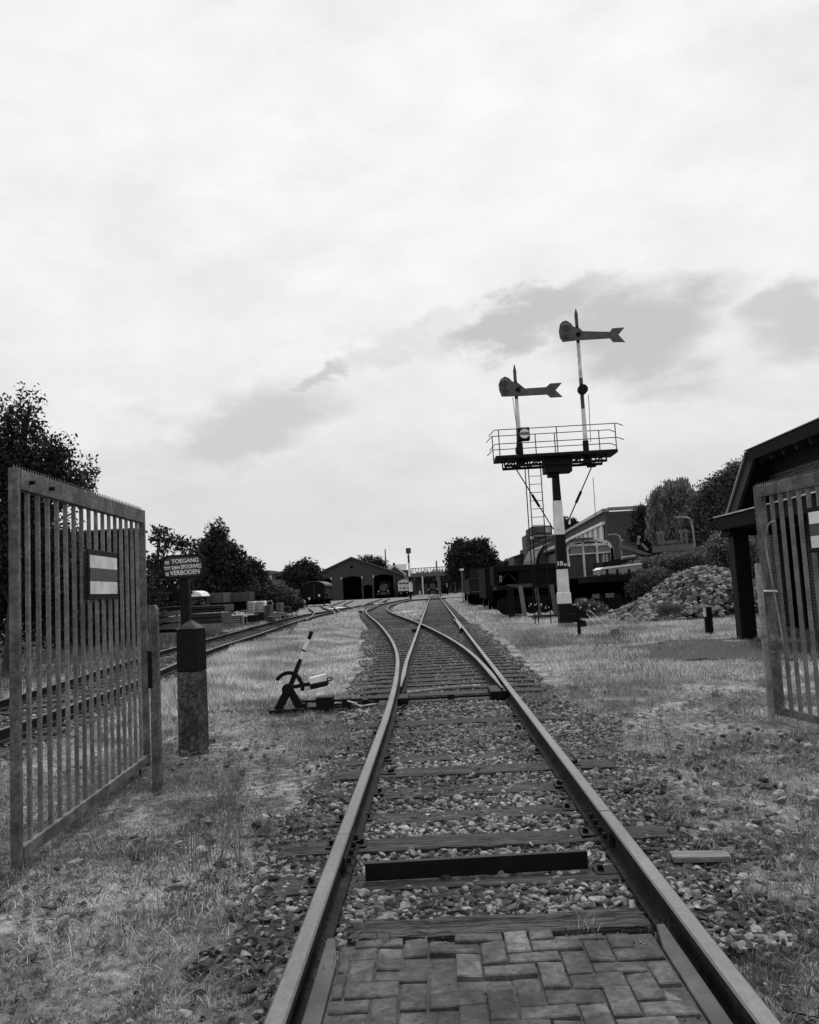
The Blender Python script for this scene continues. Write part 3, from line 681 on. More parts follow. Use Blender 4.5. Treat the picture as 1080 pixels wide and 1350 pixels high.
# railings
zr, zm = zd+1.02*1.0, zd+.50
for dy, zr_ in ((-dk, zd+1.0), (dk, zd+1.0)):
    b = MB(); xl, xr_ = S(650,570).x, S(808,560).x; r_ = .017
    for z in (zr_, zd+.48): b.tube((xl, SY+dy, z), (xr_, SY+dy, z), r_, n=6)
    for z in (zr_, zd+.48):
        b.tube((xl, SY+dy, z), (xl-.22, SY+dy, z-.22), r_, n=6); b.tube((xr_, SY+dy, z), (xr_+.22, SY+dy, z+.0-.1), r_, n=6)
    for p_ in ((656, 731, 807) if dy < 0 else (651, 709, 735, 795)): b.tube((S(p_, 580).x, SY+dy, zd+.06), (S(p_, 580).x, SY+dy, zr_), r_*1.15, n=6)
    b.build('railing', M_dgrey, ms)
# the two dolls (posts carrying arms)
def doll(px_base, py_base, tops, secs, base_w):
    X = S(px_base, py_base).x
    for (pya, pyb, w0, w1, mm, nm) in secs:
        za, zb_ = at(px_base, pya, SY).z, at(px_base, pyb, SY).z
        MB().tube((X, SY, za), (X, SY, zb_), w0*k_/2, w1*k_/2, n=14).build(nm, mm, ms, smooth=False)
    return X
def zpy(px, py): return at(px, py, SY).z
XA = doll(686, 600, 480, [(614,584,9.5,8.5,M_black,'post_foot'), (584,565,7.5,6,M_blacki,'post_section'), (565,526,6,4.6,M_white,'post_section'), (526,502,4.6,4.4,M_black,'post_section'), (502,488,4.2,4.4,M_dgrey,'finial'), (488,480,4.4,.8,M_dgrey,'finial_tip')], 0)
XB = doll(773, 595, 406, [(613,600,10.5,9,M_black,'post_foot'), (600,581,8,8,M_black,'post_foot'), (581,539,6,5.4,M_white,'post_section'), (539,498,5.2,5,M_dgrey,'post_section'), (498,452,5,4.6,M_whited,'post_section'), (452,430,4.6,4.4,M_black,'post_section'), (430,413,4.4,4.8,M_dgrey,'finial'), (413,406,4.8,.8,M_dgrey,'finial_tip')], 0)
M_arm = mat('semaphore_paint', .034, .075, 4, .6, .2, detail=10)
def poly_px(pts, dy): return [S(x, y, dy) for x, y in pts]
armL = [(688.9,512.2),(720,510.2),(725.6,505.3),(741.1,504.4),(732.8,514.4),(742,523.1),(726.1,524.1),(721.7,520),(684.4,522),(661.7,522.8),(658.3,514.4),(657.4,506.7),(660,499.8),(665.6,496.2),(671.1,498.3),(675.6,502.8),(682.2,505.6)]
armR = [(765.9,436.4),(804.2,437.3),(807.4,432.6),(823.8,431.5),(815.5,441.1),(824.4,450.7),(808.5,450.7),(804.8,445.8),(759.5,448.6),(742.4,450.7),(738.3,445),(737.0,437.0),(738.2,427.8),(742,423.4),(747,422.4),(752,425.5),(756.3,430.5),(761.6,432.6)]
for pts, lens, cres, lab in ((armL, ((665,505.5),(666.7,516)), (665.5,499.8), 'a'), (armR, ((746.7,433),(746,443.5)), (745.8,426.2), 'b')):
    a = MB().prism(poly_px(pts, -.16), (0,.04,0)).build('semaphore_arm', M_arm, ms)
    for lx, ly in lens: MB().disc(S(lx, ly, -.175), (0,1,0), 4.0*k_, .03).build('lens', mat('dark_lens', .006,.01, 4, .12, 0), a)
    c = MB(); 
    for i in range(7):
        an = R(35+110*i/7); an2 = R(35+110*(i+1)/7); ce = S(cres[0], cres[1]+6, -.17)
        c.bar(ce+Vector((math.cos(an), 0, math.sin(an)))*5.6*k_, ce+Vector((math.cos(an2), 0, math.sin(an2)))*5.6*k_, .055, .02, up=(0,1,0))
    c.build('rim', M_signgrey, a)
    MB().tube(S(pts[-1][0]+1, pts[-1][1]+8, -.2), S(pts[-1][0]+1, pts[-1][1]+8, .1), 3.2*k_, n=14).build('pivot', M_blacki, a)
    MB().bar(S(pts[-2][0], pts[-2][1]+3, -.10), S(pts[-1][0]+7, pts[-1][1]+11, -.10), .3, .04, up=(0,1,0)).build('gusset', M_black, a)
X0, X1, Z0, Z1 = rect(681.5, 566, 697, 583, SY); lb = MB().box((X0, SY-.42, Z0), (X1, SY-.12, Z1)).build('signal_lamp', M_blacki, ms, bevel=.03)
lc = Vector(((X0+X1)/2+.02, SY-.43, (Z0+Z1)/2)); MB().disc(lc, (0,1,0), 6.3*k_, .03).build('white_disc', M_white, lb); MB().box((lc.x-5.9*k_, lc.y-.026, lc.z-1.6*k_), (lc.x+5.9*k_, lc.y-.016, lc.z+1.6*k_)).build('band', M_grey, lb)
MB().box((X0-.08, SY-.2, at(686,598,SY).z), (X0+.12, SY+.1, at(686,590,SY).z)).build('junction_box', M_black, ms, bevel=.01)
MB().disc(S(768.3,513.5,-.1), (0,1,0), 6.6*k_, .25).build('round_lamp', M_blacki, ms, bevel=.02)
for (a, b_) in (((676,524),(682,566)), ((776,520),(779,583)), ((782,629),(786,690))): MB().tube(S(*a,-.1), S(*b_,-.1), .012, n=6).build('pull_rod', M_dgrey, ms)
# stays with turnbuckles
for (a, b_, tb) in (((681,619),(730,698),(.42,.62)), ((780,616),(747,692),(.42,.62))):
    A__, B__ = S(*a), S(*b_); st = MB().tube(A__, B__, .022, n=8).build('stay_rod', M_blacki, ms)
    MB().tube(A__.lerp(B__, tb[0]), A__.lerp(B__, tb[1]), .05, n=8).build('turnbuckle', M_blacki, st)
    MB().box(A__-Vector((.16,.1,0)), A__+Vector((.16,.1,.14))).build('stay_bracket', M_blacki, st, bevel=.02)
ld = MB(); zt2 = zd-.06; la, lb2 = S(712.5,817), S(733,815.5)
yl0, yl1 = SY+.5, SY+.5
xL = la.x; xRr = xL+.46
ld.bar((xL, SY+.55, 0), (xL, SY+.55, zt2), .035); ld.bar((xRr, SY+.55, 0), (xRr, SY+.55, zt2), .035)
z_ = .22
while z_ < zt2: ld.tube((xL, SY+.55, z_), (xRr, SY+.55, z_), .013, n=6); z_ += .31
ld.build('ladder', M_blacki, ms)
MB().tube((xL-.14, SY+.4, .0), (xL-.14, SY+.4, zt2), .02, n=6).build('down_pipe', M_blacki, ms)
# wire pulley gear right of the mast foot
q = gp(763, 837); gy = q.y
t = thing('wire_pulley_stand', 'black pulley stand with wheels and hanging weight right of the signal foot', 'pulley stand', (q.x, gy, 0))
b = MB().box((at(761,820,gy).x, gy-.04, -.05), (at(765,820,gy).x, gy+.04, at(763,804,gy).z)); b.build('stake', M_blacki, t)
for (x, y, r_) in ((758,803,5),(768,809,5.5),(756,816,4.5)): MB().disc(at(x,y,gy-.05), (.3,1,0), r_*gy/FPX, .05, n=20).build('pulley', M_blacki, t)
MB().bar(at(738,810,gy), at(776,813,gy), .06, .08).build('cross_bar', M_blacki, t); MB().bar(at(755,818,gy), at(768,819,gy), .06, .08).build('lower_bar', M_blacki, t)
MB().tube(at(768,818,gy), at(768.5,826,gy), .09, .12, n=10).build('weight', M_blacki, t)
for i, (a, b_) in enumerate((((770,819),(789,833)), ((777,818),(802,835)))):
    p, q2 = gp(*a), gp(*b_); e = q2+(q2-p)*.6
    tag(MB().tube((p.x,p.y,.42), (q2.x,q2.y,.16), .0045, n=6).build('signal_wire', M_white, loc=(p.x,p.y,0)), ('left', 'right')[i]+' one of the two pale wires running low from the pulley stand', 'wire')
def stub(name, lab, x0, y0, x1, y1, material, depth=.12, lean=0.0, mark=None):
    q = gp((x0+x1)/2, y1); X0, X1, Z0, Z1 = rect(x0, y0, x1, y1, q.y)
    t = thing(name, lab, 'post', (q.x, q.y, 0))
    MB().prism([(X0, q.y, -.05), (X1, q.y, -.05), (X1+lean, q.y, Z1), (X0+lean, q.y, Z1)], (0, depth, 0)).build('post', material, t, bevel=.012)
    if mark: 
        mx0, my0, mx1, my1 = mark; A0, A1, C0, C1 = rect(mx0, my0, mx1, my1, q.y); MB().box((A0, q.y-.006, C0), (A1, q.y+.05, C1)).build('white_mark', M_white, t)
    return t
stub('wooden_stub', 'short grey wooden stub post in the grass between signal and black post', 806.5, 829, 816.5, 839, M_plank)
stub('marker_post', 'short black marker post with a white strip in front of the rubble heap', 930, 800, 940, 834, M_black, .1, mark=(928.5,801,931,813))

# ------------------------------------------------------------------ building on the right
vq = gp(988, 840); VYY = vq.y
bt = thing('brick_station_building', 'dark brick building with steep overhanging roof and veranda behind the right gate', 'building', (vq.x, VYY, 0))
M_wallb = bpy.data.materials.new('brickwork'); M_wallb.use_nodes = True
n, l = M_wallb.node_tree.nodes, M_wallb.node_tree.links; P = n['Principled BSDF']; P.inputs['Roughness'].default_value = .9
g_ = n.new('ShaderNodeNewGeometry'); sp_ = n.new('ShaderNodeSeparateXYZ'); l.new(g_.outputs['Position'], sp_.inputs[0]); ad = n.new('ShaderNodeMath'); l.new(sp_.outputs[0], ad.inputs[0]); l.new(sp_.outputs[1], ad.inputs[1])
cb_ = n.new('ShaderNodeCombineXYZ'); l.new(ad.outputs[0], cb_.inputs[0]); l.new(sp_.outputs[2], cb_.inputs[1])
br = n.new('ShaderNodeTexBrick'); l.new(cb_.outputs[0], br.inputs['Vector']); br.inputs['Scale'].default_value = 4.6; br.inputs['Color1'].default_value = (.018,.018,.018,1); br.inputs['Color2'].default_value = (.045,.045,.045,1); br.inputs['Mortar'].default_value = (.10,.10,.10,1); br.inputs['Mortar Size'].default_value = .03; br.inputs['Bias'].default_value = -.2
br.inputs['Row Height'].default_value = .32; br.inputs['Brick Width'].default_value = 1.0
l.new(br.outputs[0], P.inputs['Base Color']); bp_ = n.new('ShaderNodeBump'); bp_.inputs['Strength'].default_value = .6; bp_.inputs['Distance'].default_value = .01; bp_.invert = True; l.new(br.outputs['Fac'], bp_.inputs['Height']); l.new(bp_.outputs[0], P.inputs['Normal'])
M_tile = mat('dark_roof_boards', .004, .009, 5, .8, .5, spec=.12, stretch=(1,1,1))
M_soffit = mat('dark_soffit_boards', .006, .012, 7, .8, .5, spec=.1, stretch=(9,.6,9))
wx = vq.x+.95
# walls with arched-headed door openings facing the track
zc_ = at(1040,655,VYY-3).z
wy0, wy1 = VYY-7.2, VYY+1.4
ztop = at(985,600,VYY).z
_o = [atx(px, 760, wx).y for px in (1003, 1017, 1029, 1068, 1084, 1130)]; opens = [(_o[1], _o[0]), (_o[3], _o[2]), (max(_o[5], VYY-7), _o[4])]
b = MB(); ys_ = [wy1]+[v for o_ in opens for v in (o_[1], o_[0])]+[wy0]
for i in range(0, len(ys_), 2): b.box((wx, ys_[i+1], -.1), (wx+.3, ys_[i], 2.45))
b.box((wx, wy0, 2.452), (wx+.3, wy1, ztop+.0)); b.box((wx, wy1-.3, -.1), (wx+6, wy1, ztop-.12)) if False else None
b.build('wall', M_wallb, bt)
zfb = at(1040, 618, atx(1040, 618, wx).y).z; MB().box((wx-.03, wy0, zfb), (wx-.002, wy1, ztop+.05)).build('soffit_dark_panel', M_soffit, bt)  # dark panel added over the brick, carrying the deep soffit's darkness further down
MB().box((wx+.302, wy1-.32, -.1), (wx+6, wy1-.02, ztop-.2)).build('end_wall', M_wallb, bt)
MB().box((wx+.302, wy0, -.1), (wx+6, wy0+.3, ztop-.2)).build('end_wall', M_wallb, bt)
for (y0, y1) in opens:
    dr_ = MB().box((wx+.16, y0+.002, -.05), (wx+.24, y1-.002, 2.449)).build('door', M_void, bt)  # near-black panel standing in for the dark depth of the open doorway
    MB().bar((wx+.14, (y0+y1)/2, 0.05), (wx+.14, (y0+y1)/2, 2.44), .03).build('door_post', M_timber, dr_)
# canopy with pale edge and its heavy post
cz = at(958,680,VYY+.25).z; cx0 = vq.x-.38
MB().box((cx0, VYY-6.8, cz-.34), (wx-.01, VYY+.35, cz-.03)).build('canopy', M_tile, bt, bevel=.01)
MB().box((cx0-.05, VYY-6.85, cz-.028), (wx-.005, VYY+.4, cz+.0)).build('canopy_edge', M_whited, bt)
X0, X1 = at(976,780,VYY).x, at(996,780,VYY).x
MB().box((vq.x-.17, VYY-.02, -.05), (vq.x+.19, VYY+.33, cz-.342)).build('veranda_post', M_black, bt, bevel=.02)
# upper roof: overhanging eave over the wall, steep end slope
ex = at(985,600,VYY).x; ez = ztop
near = VYY-5.6
def RP(px, py, Y): return at(px, py, Y)
eA = RP(985,598,VYY+.4); eB = Vector((eA.x, near, eA.z))
MB().prism([eA, eB, eB+Vector((1.9,0,.25)), eA+Vector((1.9,0,.25))], (0,0,-.10)).build('soffit', M_soffit, bt)
MB().bar(eA+Vector((-.03,0,-.09)), eB+Vector((-.03,0,-.09)), .05, .24).build('fascia', M_tile, bt)
MB().bar(eA+Vector((-.03,0,.065)), eB+Vector((-.03,0,.065)), .09, .02).build('eave_flashing', M_signgrey, bt)
MB().prism([eA+Vector((0,0,.02)), eB+Vector((0,0,.02)), eB+Vector((4,0,1.1)), eA+Vector((4,0,1.1))], (0,0,.08)).build('roof', M_tile, bt)
for k in range(9):
    yk = near+.4+k*(eA.y-near-.8)/8; MB().bar((eA.x+.1, yk, eA.z-.25), (wx, yk, eA.z-.1), .08, .14).build('rafter_end', M_timber, bt)
lo = RP(951,708,VYY+.4)
MB().prism([eA+Vector((.0,0,0)), lo, Vector((wx+.1, eA.y, lo.z)), Vector((wx+.1, eA.y, eA.z+.3))], (0,.12,0)).build('end_gable_boards', M_shed, bt)
MB().prism([eA+Vector((.03,-.5,.02)), lo+Vector((0,-.5,0)), lo+Vector((0,.0,0)), eA+Vector((.03,.0,.02))], (.09,0,.02)).build('end_roof_slope', M_tile, bt)
MB().bar(eA+Vector((-.03,.02,.04)), lo+Vector((-.03,.02,0)), .03, .05, up=(0,1,0)).build('verge_strip', M_signgrey, bt)
wq = RP(1074,561,near); 
MB().bar(eB+Vector((0,-.06,0)), eB+Vector((.8,-.06,-.95)), .12, .05, up=(0,1,0)).build('white_bargeboard', M_white, bt)
# downpipe and low plinth
MB().box((wx-.04, wy0, -.1), (wx-.002, wy1, .18)).build('plinth', M_conc, bt)
_th = np.linspace(0, 2*math.pi, 260, endpoint=False); _cx, _cy = vq.x+.2, VYY-2.3
_rr = .72+.75*fbm(np.cos(_th)*1.5+9, np.sin(_th)*1.5+9, 2.2)+.18*rng.random(260)
_pp = [(_cx-.5+3.1*r_*math.cos(a), _cy+.2+2.3*r_*math.sin(a), -.040) for a, r_ in zip(_th, _rr)]
tag(MB().prism(_pp, (0, 0, .004)).build('yard_soil', mat('dark_yard_soil', .012,.045,9,.95,.8,detail=10)), kind='structure')
# ------------------------------------------------------------------ stones: ballast, rubble
def ico(sub):
    bm = bmesh.new(); bmesh.ops.create_icosphere(bm, subdivisions=sub, radius=1); V = np.array([v.co[:] for v in bm.verts]); F = np.array([[v.index for v in f.verts] for f in bm.faces]); bm.free(); return V, F
ICO = {1: ico(1), 2: ico(2)}
def stones(name, P, size, material, flat=.65, loc=(0,0,0), sub=1, cuts=7):
    IV, IF = ICO[sub]; n = len(P); V = np.repeat(IV[None], n, 0)*(1+.07*rng.standard_normal((n, len(IV), 1)).clip(-1.6, 1.6))
    for _ in range(cuts):                       # knock flat facets off each stone
        nn = rng.standard_normal((n, 3)); nn /= np.linalg.norm(nn, axis=1)[:,None]; d = .28+.44*rng.random(n); q = np.einsum('nij,nj->ni', V, nn)-d[:,None]; V -= np.clip(q, 0, None)[...,None]*nn[:,None,:]
    sc = np.stack([np.full(n, 1.25), .65+.5*rng.random(n), flat*(.7+.7*rng.random(n))], 1)*size[:,None]; V *= sc[:,None,:]
    a = rng.random(n)*6.283; ca, sa_ = np.cos(a), np.sin(a); tl = (rng.random(n)-.5)*1.5; ct, st = np.cos(tl), np.sin(tl)
    y = V[...,1]*ct[:,None]-V[...,2]*st[:,None]; z = V[...,1]*st[:,None]+V[...,2]*ct[:,None]; x = V[...,0]
    V = np.stack([x*ca[:,None]-y*sa_[:,None], x*sa_[:,None]+y*ca[:,None], z], 2)+P[:,None,:]
    F = (IF[None]+(np.arange(n)*len(IV))[:,None,None]).reshape(-1, 3)
    return mesh_np(name, V.reshape(-1,3)-np.array(loc), F, material, loc=loc)
def scatter(n, x0, x1, y0, y1, keep):
    x = x0+(x1-x0)*rng.random(n); y = y0+(y1-y0)*rng.random(n); k = rng.random(n) < keep(x, y); return x[k], y[k]
allsl = np.array(ysl)
def off_sleeper(x, y):
    dist = np.min(np.abs(y[:,None]-allsl[None]), 1); on = (dist < .115) & (np.abs(x) < 1.24); return np.where(on, np.where(np.abs(x) > .85, .75, .10+.55*(fbm(x, y, 2.0) > .52)), 1.0)
def bal_keep(x, y):
    k = np.clip((1.42+.12*(x > 0)-np.abs(x)+.7*(fbm(x, y, 1.3)-.5))/.6, .0, 1)
    k = k*np.where(np.abs(x) > 1.25, .25+.75*(fbm(x,y,2.2) > .45), 1)
    return k*off_sleeper(x, y)*np.where((y < 3.5) & (np.abs(x) > .9), .06, 1)*np.where((np.abs(x) < .72) & (y < 3.6), 0, 1)*np.where(np.abs(np.abs(x)-.752) < .06, .25, 1)
x, y = scatter(95000, -2.3, 2.3, 2.2, 11.3, bal_keep); z = -.028-.018*rng.random(len(x))+.012*(rng.random(len(x)) < .35)+(fbm(x, y, 2.5)-.5)*.016; sz = .013+.023*rng.random(len(x))**1.8
P_ = np.stack([x, y, z], 1); nr_ = y < 6.2
tag(stones('ballast_stones', P_[nr_], sz[nr_], M_stone, sub=2), 'grey crushed stone ballast between the near rails', 'ballast', kind='stuff')
tag(stones('ballast_stones', P_[~nr_], sz[~nr_]*1.08, M_stone), 'grey crushed stone ballast between and beside the rails', 'ballast', kind='stuff')
def bal2(x, y):
    cx = np.where(y > 13, np.interp(y, divC[:,1], divC[:,0]), 0); lo_ = np.minimum(cx, 0)-1.35-.4*fbm(x,y,.9); hi_ = 1.25+.5*fbm(x,y,1.1); sl_ = np.abs(((y-11.25+.31) % .62)-.31) < .10; return ((x > lo_) & (x < hi_))*np.where(sl_, np.where((x > -.9) & (x < .9), .22, .7), .95)
x, y = scatter(60000, -5, 2.0, 11.3, 34, bal2); 
tag(stones('ballast_stones', np.stack([x, y, -.028-.016*rng.random(len(x))], 1), (.016+.014*rng.random(len(x)))*(1+.02*(y-11)), M_stone), 'grey crushed stone ballast around the turnout', 'ballast', kind='stuff')
_k = (fbm(PAVE_DIRT[:,0], PAVE_DIRT[:,1], 3.0) > .5) | (PAVE_DIRT[:,1] > 3.3); tag(stones('paving_grit', PAVE_DIRT[_k], .002+.005*rng.random(_k.sum())**2, M_stone), 'grit and crumbs lying on the brick paving', 'grit', kind='stuff')
def bal3(x, y): return (np.abs(x-np.interp(y, farC[:,1], farC[:,0])) < 1.5)*.9
x, y = scatter(14000, -9, -3.5, 4, 30, bal3)
tag(stones('ballast_stones', np.stack([x, y, -.018-.012*rng.random(len(x))], 1), .024+.02*rng.random(len(x)), M_stone), 'grey ballast of the side track on the left', 'ballast', kind='stuff')
# scattered bigger stones on the left of the near rail and the right shoulder
x, y = scatter(500, -3.0, -1.1, 3.2, 10.5, lambda x, y: (fbm(x, y, .8) > .5)*.5); x2, y2 = scatter(700, 1.2, 3.0, 3.0, 9, lambda x, y: (fbm(x, y, .8) > .48)*.6); x = np.append(x, x2); y = np.append(y, y2)
tag(stones('loose_stones', np.stack([x, y, -.02+.01*rng.random(len(x))], 1), .024+.03*rng.random(len(x)), M_stone), 'bigger loose stones scattered on the grass beside the track', 'stones', kind='stuff')
# rubble heap
RY = 30.0
def heap_h(x, y):      # heap rising to the right
    a = (x-hx0)/(hx1-hx0); h = np.interp(a, [0, .15, .4, .62, .8, 1.0, 1.3], [.05, .45, 1.05, 1.75, 1.8, 1.35, 1.0])
    b_ = np.clip((y-hy0)/(3.2), 0, 1)*np.clip((hy1-y)/2.5, 0, 1); return h*np.sqrt(b_)
q0, q1 = gp(826, 806), gp(1010, 806)
hy0 = 27.5; hy1 = 35.0; hx0 = at(838, 795, 29).x; hx1 = at(985, 780, 30).x
n = 6500; x = hx0-.4+(hx1+4-hx0)*rng.random(n); y = hy0-.3+(hy1-hy0)*rng.random(n); z = heap_h(x, y)*(.70+.40*fbm(x, y, .9)); k = z > .02
x, y, z = x[k], y[k], z[k]
tag(stones('rubble_heap', np.stack([x, y, z-.03], 1), .06+.15*rng.random(len(x))**1.7, M_rubble, flat=.8, loc=(float(hx0), hy0, 0)), 'long heap of grey rubble stones rising behind the black marker post', 'rubble heap')
xs2 = np.linspace(hx0-.5, hx1+5, 50); ys2 = np.linspace(hy0-.2, hy1+.2, 30); XX, YY = np.meshgrid(xs2, ys2); ZZ = heap_h(XX, YY)*.78-.12
i = (np.arange(49)[None]+50*np.arange(29)[:,None]).ravel(); tag(mesh_np('heap_soil', np.stack([XX.ravel(), YY.ravel(), ZZ.ravel()], 1), np.stack([i, i+1, i+51, i+50], 1), mat('dark_heap_soil', .012,.03,4,.95,.5)), kind='structure')
# raised bank behind the heap
bkY = 36.5
def bank():
    xs2 = np.linspace(hx0+.5, hx1+30, 60); ys2 = np.linspace(34.8, 60, 30); XX, YY = np.meshgrid(xs2, ys2)
    a = np.clip((XX-hx0-.5)/3.5, 0, 1); ZZ = a*1.55*np.clip((YY-34.3)/2.0, 0, 1)+.15*(fbm(XX, YY, .6)-.5)-.05; i = (np.arange(59)[None]+60*np.arange(29)[:,None]).ravel()
    tag(mesh_np('bank', np.stack([XX.ravel(), YY.ravel(), ZZ.ravel()], 1), np.stack([i, i+1, i+61, i+60], 1), mat('weedy_bank_soil', .03,.07,3,.95,.8)), kind='structure')
bank()

# ------------------------------------------------------------------ grass
def blades(name, label, x, y, h, w, material, z=-.045, lean=.5, cat='grass', curl=.5):
    n = len(x); a = rng.random(n)*6.283; l_ = lean*rng.random(n)*h; b = rng.random(n)*6.283
    base = np.stack([x, y, np.full(n, z)+(fbm(x, y, .9)-.5)*.07], 1); side = np.stack([np.cos(a), np.sin(a), np.zeros(n)], 1)*w[:,None]/2
    dv = np.stack([np.cos(b), np.sin(b), np.zeros(n)], 1)
    mid = base+dv*(l_*.35)[:,None]+np.array([0,0,1])*(h*.55)[:,None]; tip = base+dv*l_[:,None]+np.array([0,0,1])*(h*(1-.25*curl*rng.random(n)))[:,None]
    V = np.stack([base-side, base+side, mid+side*.75, mid-side*.75, tip], 1).reshape(-1, 3); o = np.arange(n)*5
    me_F4 = np.stack([o, o+1, o+2, o+3], 1); 
    F3 = np.stack([o+3, o+2, o+4], 1)
    F = np.concatenate([np.stack([o, o+1, o+2], 1), np.stack([o, o+2, o+3], 1), F3])
    return tag(mesh_np(name, V, F, material), label, cat, kind='stuff')
dC = lambda y: np.interp(y, divC[:,1], divC[:,0])
fC = lambda y: np.interp(y, farC[:,1], farC[:,0])
def trackd(x, y):      # distance to nearest track centre minus half width
    d0 = np.abs(x); d1 = np.where(y > 13, np.abs(x-dC(y)), 9); d2 = np.where(y < 76, np.abs(x-fC(y)), 9)
    between = (y > 13) & (y < 40) & (x < 0) & (x > dC(y)); return np.where(between, 0, np.minimum(np.minimum(d0, d1), d2))
def inpatch(x, y):     # bare dark soil by the veranda
    n_ = (fbm(x, y, 1.2)-.5)*1.6; return ((x > vq.x-.7) & (y > VYY-8) & (y < VYY+1.2)) | ((x > 3.7+n_) & (y > VYY-4.2+n_) & (y < VYY+.6+n_*.5))
def dens(x, y):
    t = np.clip((trackd(x, y)-np.where(y < 3.5, .85, .95)-np.where(y < 3.5, .15, .8)*(fbm(x, y, 1.1)-.45))/np.where(y < 3.5, .1, .5), 0, 1); return t*np.where(inpatch(x, y), .03, 1)
def bare(x, y): return fbm(x, y, .55)
# near short grass
def near_keep(x, y): return dens(x, y)*np.clip((fbm(x+5, y, .8)-.30)/.3, .12, 1)
x, y = scatter(620000, -6.5, 6.5, 2.0, 12.5, near_keep); vis = np.abs(x+.2) < .58*y+.6; x, y = x[vis], y[vis]
h = (.010+.045*fbm(x, y, 1.7)**2)*(.4+1.1*rng.random(len(x))); w = .0022+.0024*rng.random(len(x)); dk_ = fbm(x+30, y, .7)+.12*rng.standard_normal(len(x)) > .585
v_ = fbm(x+30, y, .7)+.10*rng.standard_normal(len(x)); reg = np.exp(-((x-3.2)/1.7)**2-((y-10.5)/3.2)**2)*.22+np.exp(-((x+2.3)/1.0)**2-((y-4.2)/1.6)**2)*.08
lt_ = ~dk_ & (v_-reg < .40); md_ = ~dk_ & ~lt_
blades('short_grass', 'short dry trodden grass around the near rails', x[md_], y[md_], h[md_], w[md_]*1.1, M_grass, lean=2.6, curl=1.2)
blades('short_grass', 'pale bleached patches of short grass beside the track', x[lt_], y[lt_], h[lt_]*1.3, w[lt_]*1.1, M_grassl, lean=2.4, curl=1.2)
blades('short_grass', 'darker green grass patches near the rails and gates', x[dk_], y[dk_], h[dk_]*1.5, w[dk_]*1.2, M_grassd, lean=1.9, curl=1.0)
# straw lying flat
x, y = scatter(26000, -5, 5, 2.2, 10, lambda x, y: dens(x, y)*.8+.06*(y > 3.6)); h = .03+.08*rng.random(len(x))**1.5; blades('straw', 'dead straw stalks lying on grass and ballast', x, y, h*.25, np.full(len(x), .0026), mat('straw', .3,.45,3,.7,0,trans=.3,island=.3), z=-.005, lean=6.0)
# tufts
def tufts(n, x0, x1, y0, y1, keep, per, hh, ww, material, name, label, spread=.05, lean=.7):
    tx, ty = scatter(n, x0, x1, y0, y1, keep); m = len(tx); k = per; x = np.repeat(tx, k)+spread*rng.standard_normal(m*k); y = np.repeat(ty, k)+spread*rng.standard_normal(m*k)
    hs = np.repeat(.5+rng.random(m), k); h = hh*hs*(.5+.8*rng.random(m*k)); w = ww*(.6+.8*rng.random(m*k)); return blades(name, label, x, y, h, w, material, lean=lean)
tufts(1500, -6, 6, 2.2, 12, lambda x, y: dens(x, y)*(fbm(x, y+9, .8) > .45), 40, .075, .0040, M_grassd, 'grass_tufts', 'dark green grass tufts beside the near track', .05, 1.4)
tufts(1300, -6, 6.5, 2.2, 13, lambda x, y: dens(x, y)*(fbm(x+3, y+19, .8) > .42), 34, .055, .0030, M_grassl, 'grass_tufts', 'pale dry grass tufts beside the near track', .07, 2.0)
tufts(120, -2.2, 2.2, 3.6, 14, lambda x, y: ((np.abs(x) > .9) | (np.abs(x) < .68))*(.25+.75*(np.abs(x) > 1))*1.0, 16, .10, .0042, M_grassd, 'grass_tufts', 'small weeds growing in the ballast', .025, .9)
# weeds on the paving corners and by rail
for (px, py, k, hh, mt) in ((765,1225,26,.07,M_grass),(885,1205,30,.12,M_grassd),(905,1255,14,.06,M_grassd),(470,1228,30,.05,M_grass),(436,1238,16,.05,M_grassl),(430,1262,30,.05,M_grassl),(520,1225,16,.04,M_grass),(860,1215,20,.05,M_grass),(840,1195,16,.06,M_grassd),(445,1275,14,.04,M_grass),(560,1215,8,.05,M_grass),(690,1262,5,.04,M_grass),(500,1240,22,.045,M_grassd)):
    q = gp(px, py, .08); x = q.x+.03*rng.standard_normal(k); y = q.y+.03*rng.standard_normal(k)
    blades('weeds', 'small weeds sprouting at the edge of the brick paving', x, y, hh*(.4+.8*rng.random(k)), np.full(k, .004), mt, z=.075 if abs(q.x) < .62 and q.y < 3.5 else 0, lean=1.3)
def rosettes(n, keep):
    tx, ty = scatter(n, -6, 6, 2.2, 12, keep); m = len(tx); k = 14; a = rng.random(m*k)*6.283; r = np.repeat(.012+.022*rng.random(m), k)*(.5+.7*rng.random(m*k)); cx = np.repeat(tx, k); cy = np.repeat(ty, k); cz = -.03+.03*rng.random(m*k)
    dx, dy = np.cos(a), np.sin(a); wv = r*.28; z1 = cz+r*(.1+.5*rng.random(m*k)); V = np.stack([np.stack([cx, cy, cz], 1), np.stack([cx+dx*r*.6-dy*wv, cy+dy*r*.6+dx*wv, z1], 1), np.stack([cx+dx*r*1.3, cy+dy*r*1.3, z1*.8], 1), np.stack([cx+dx*r*.6+dy*wv, cy+dy*r*.6-dx*wv, z1], 1)], 1).reshape(-1, 3); o = np.arange(m*k)*4
    tag(mesh_np('low_weeds', V, np.stack([o, o+1, o+2, o+3], 1), M_grassd), 'low broad leaved weeds in the trodden grass', 'weeds', kind='stuff')
rosettes(5200, lambda x, y: dens(x, y)*(fbm(x+11, y+4, .9) > .40))
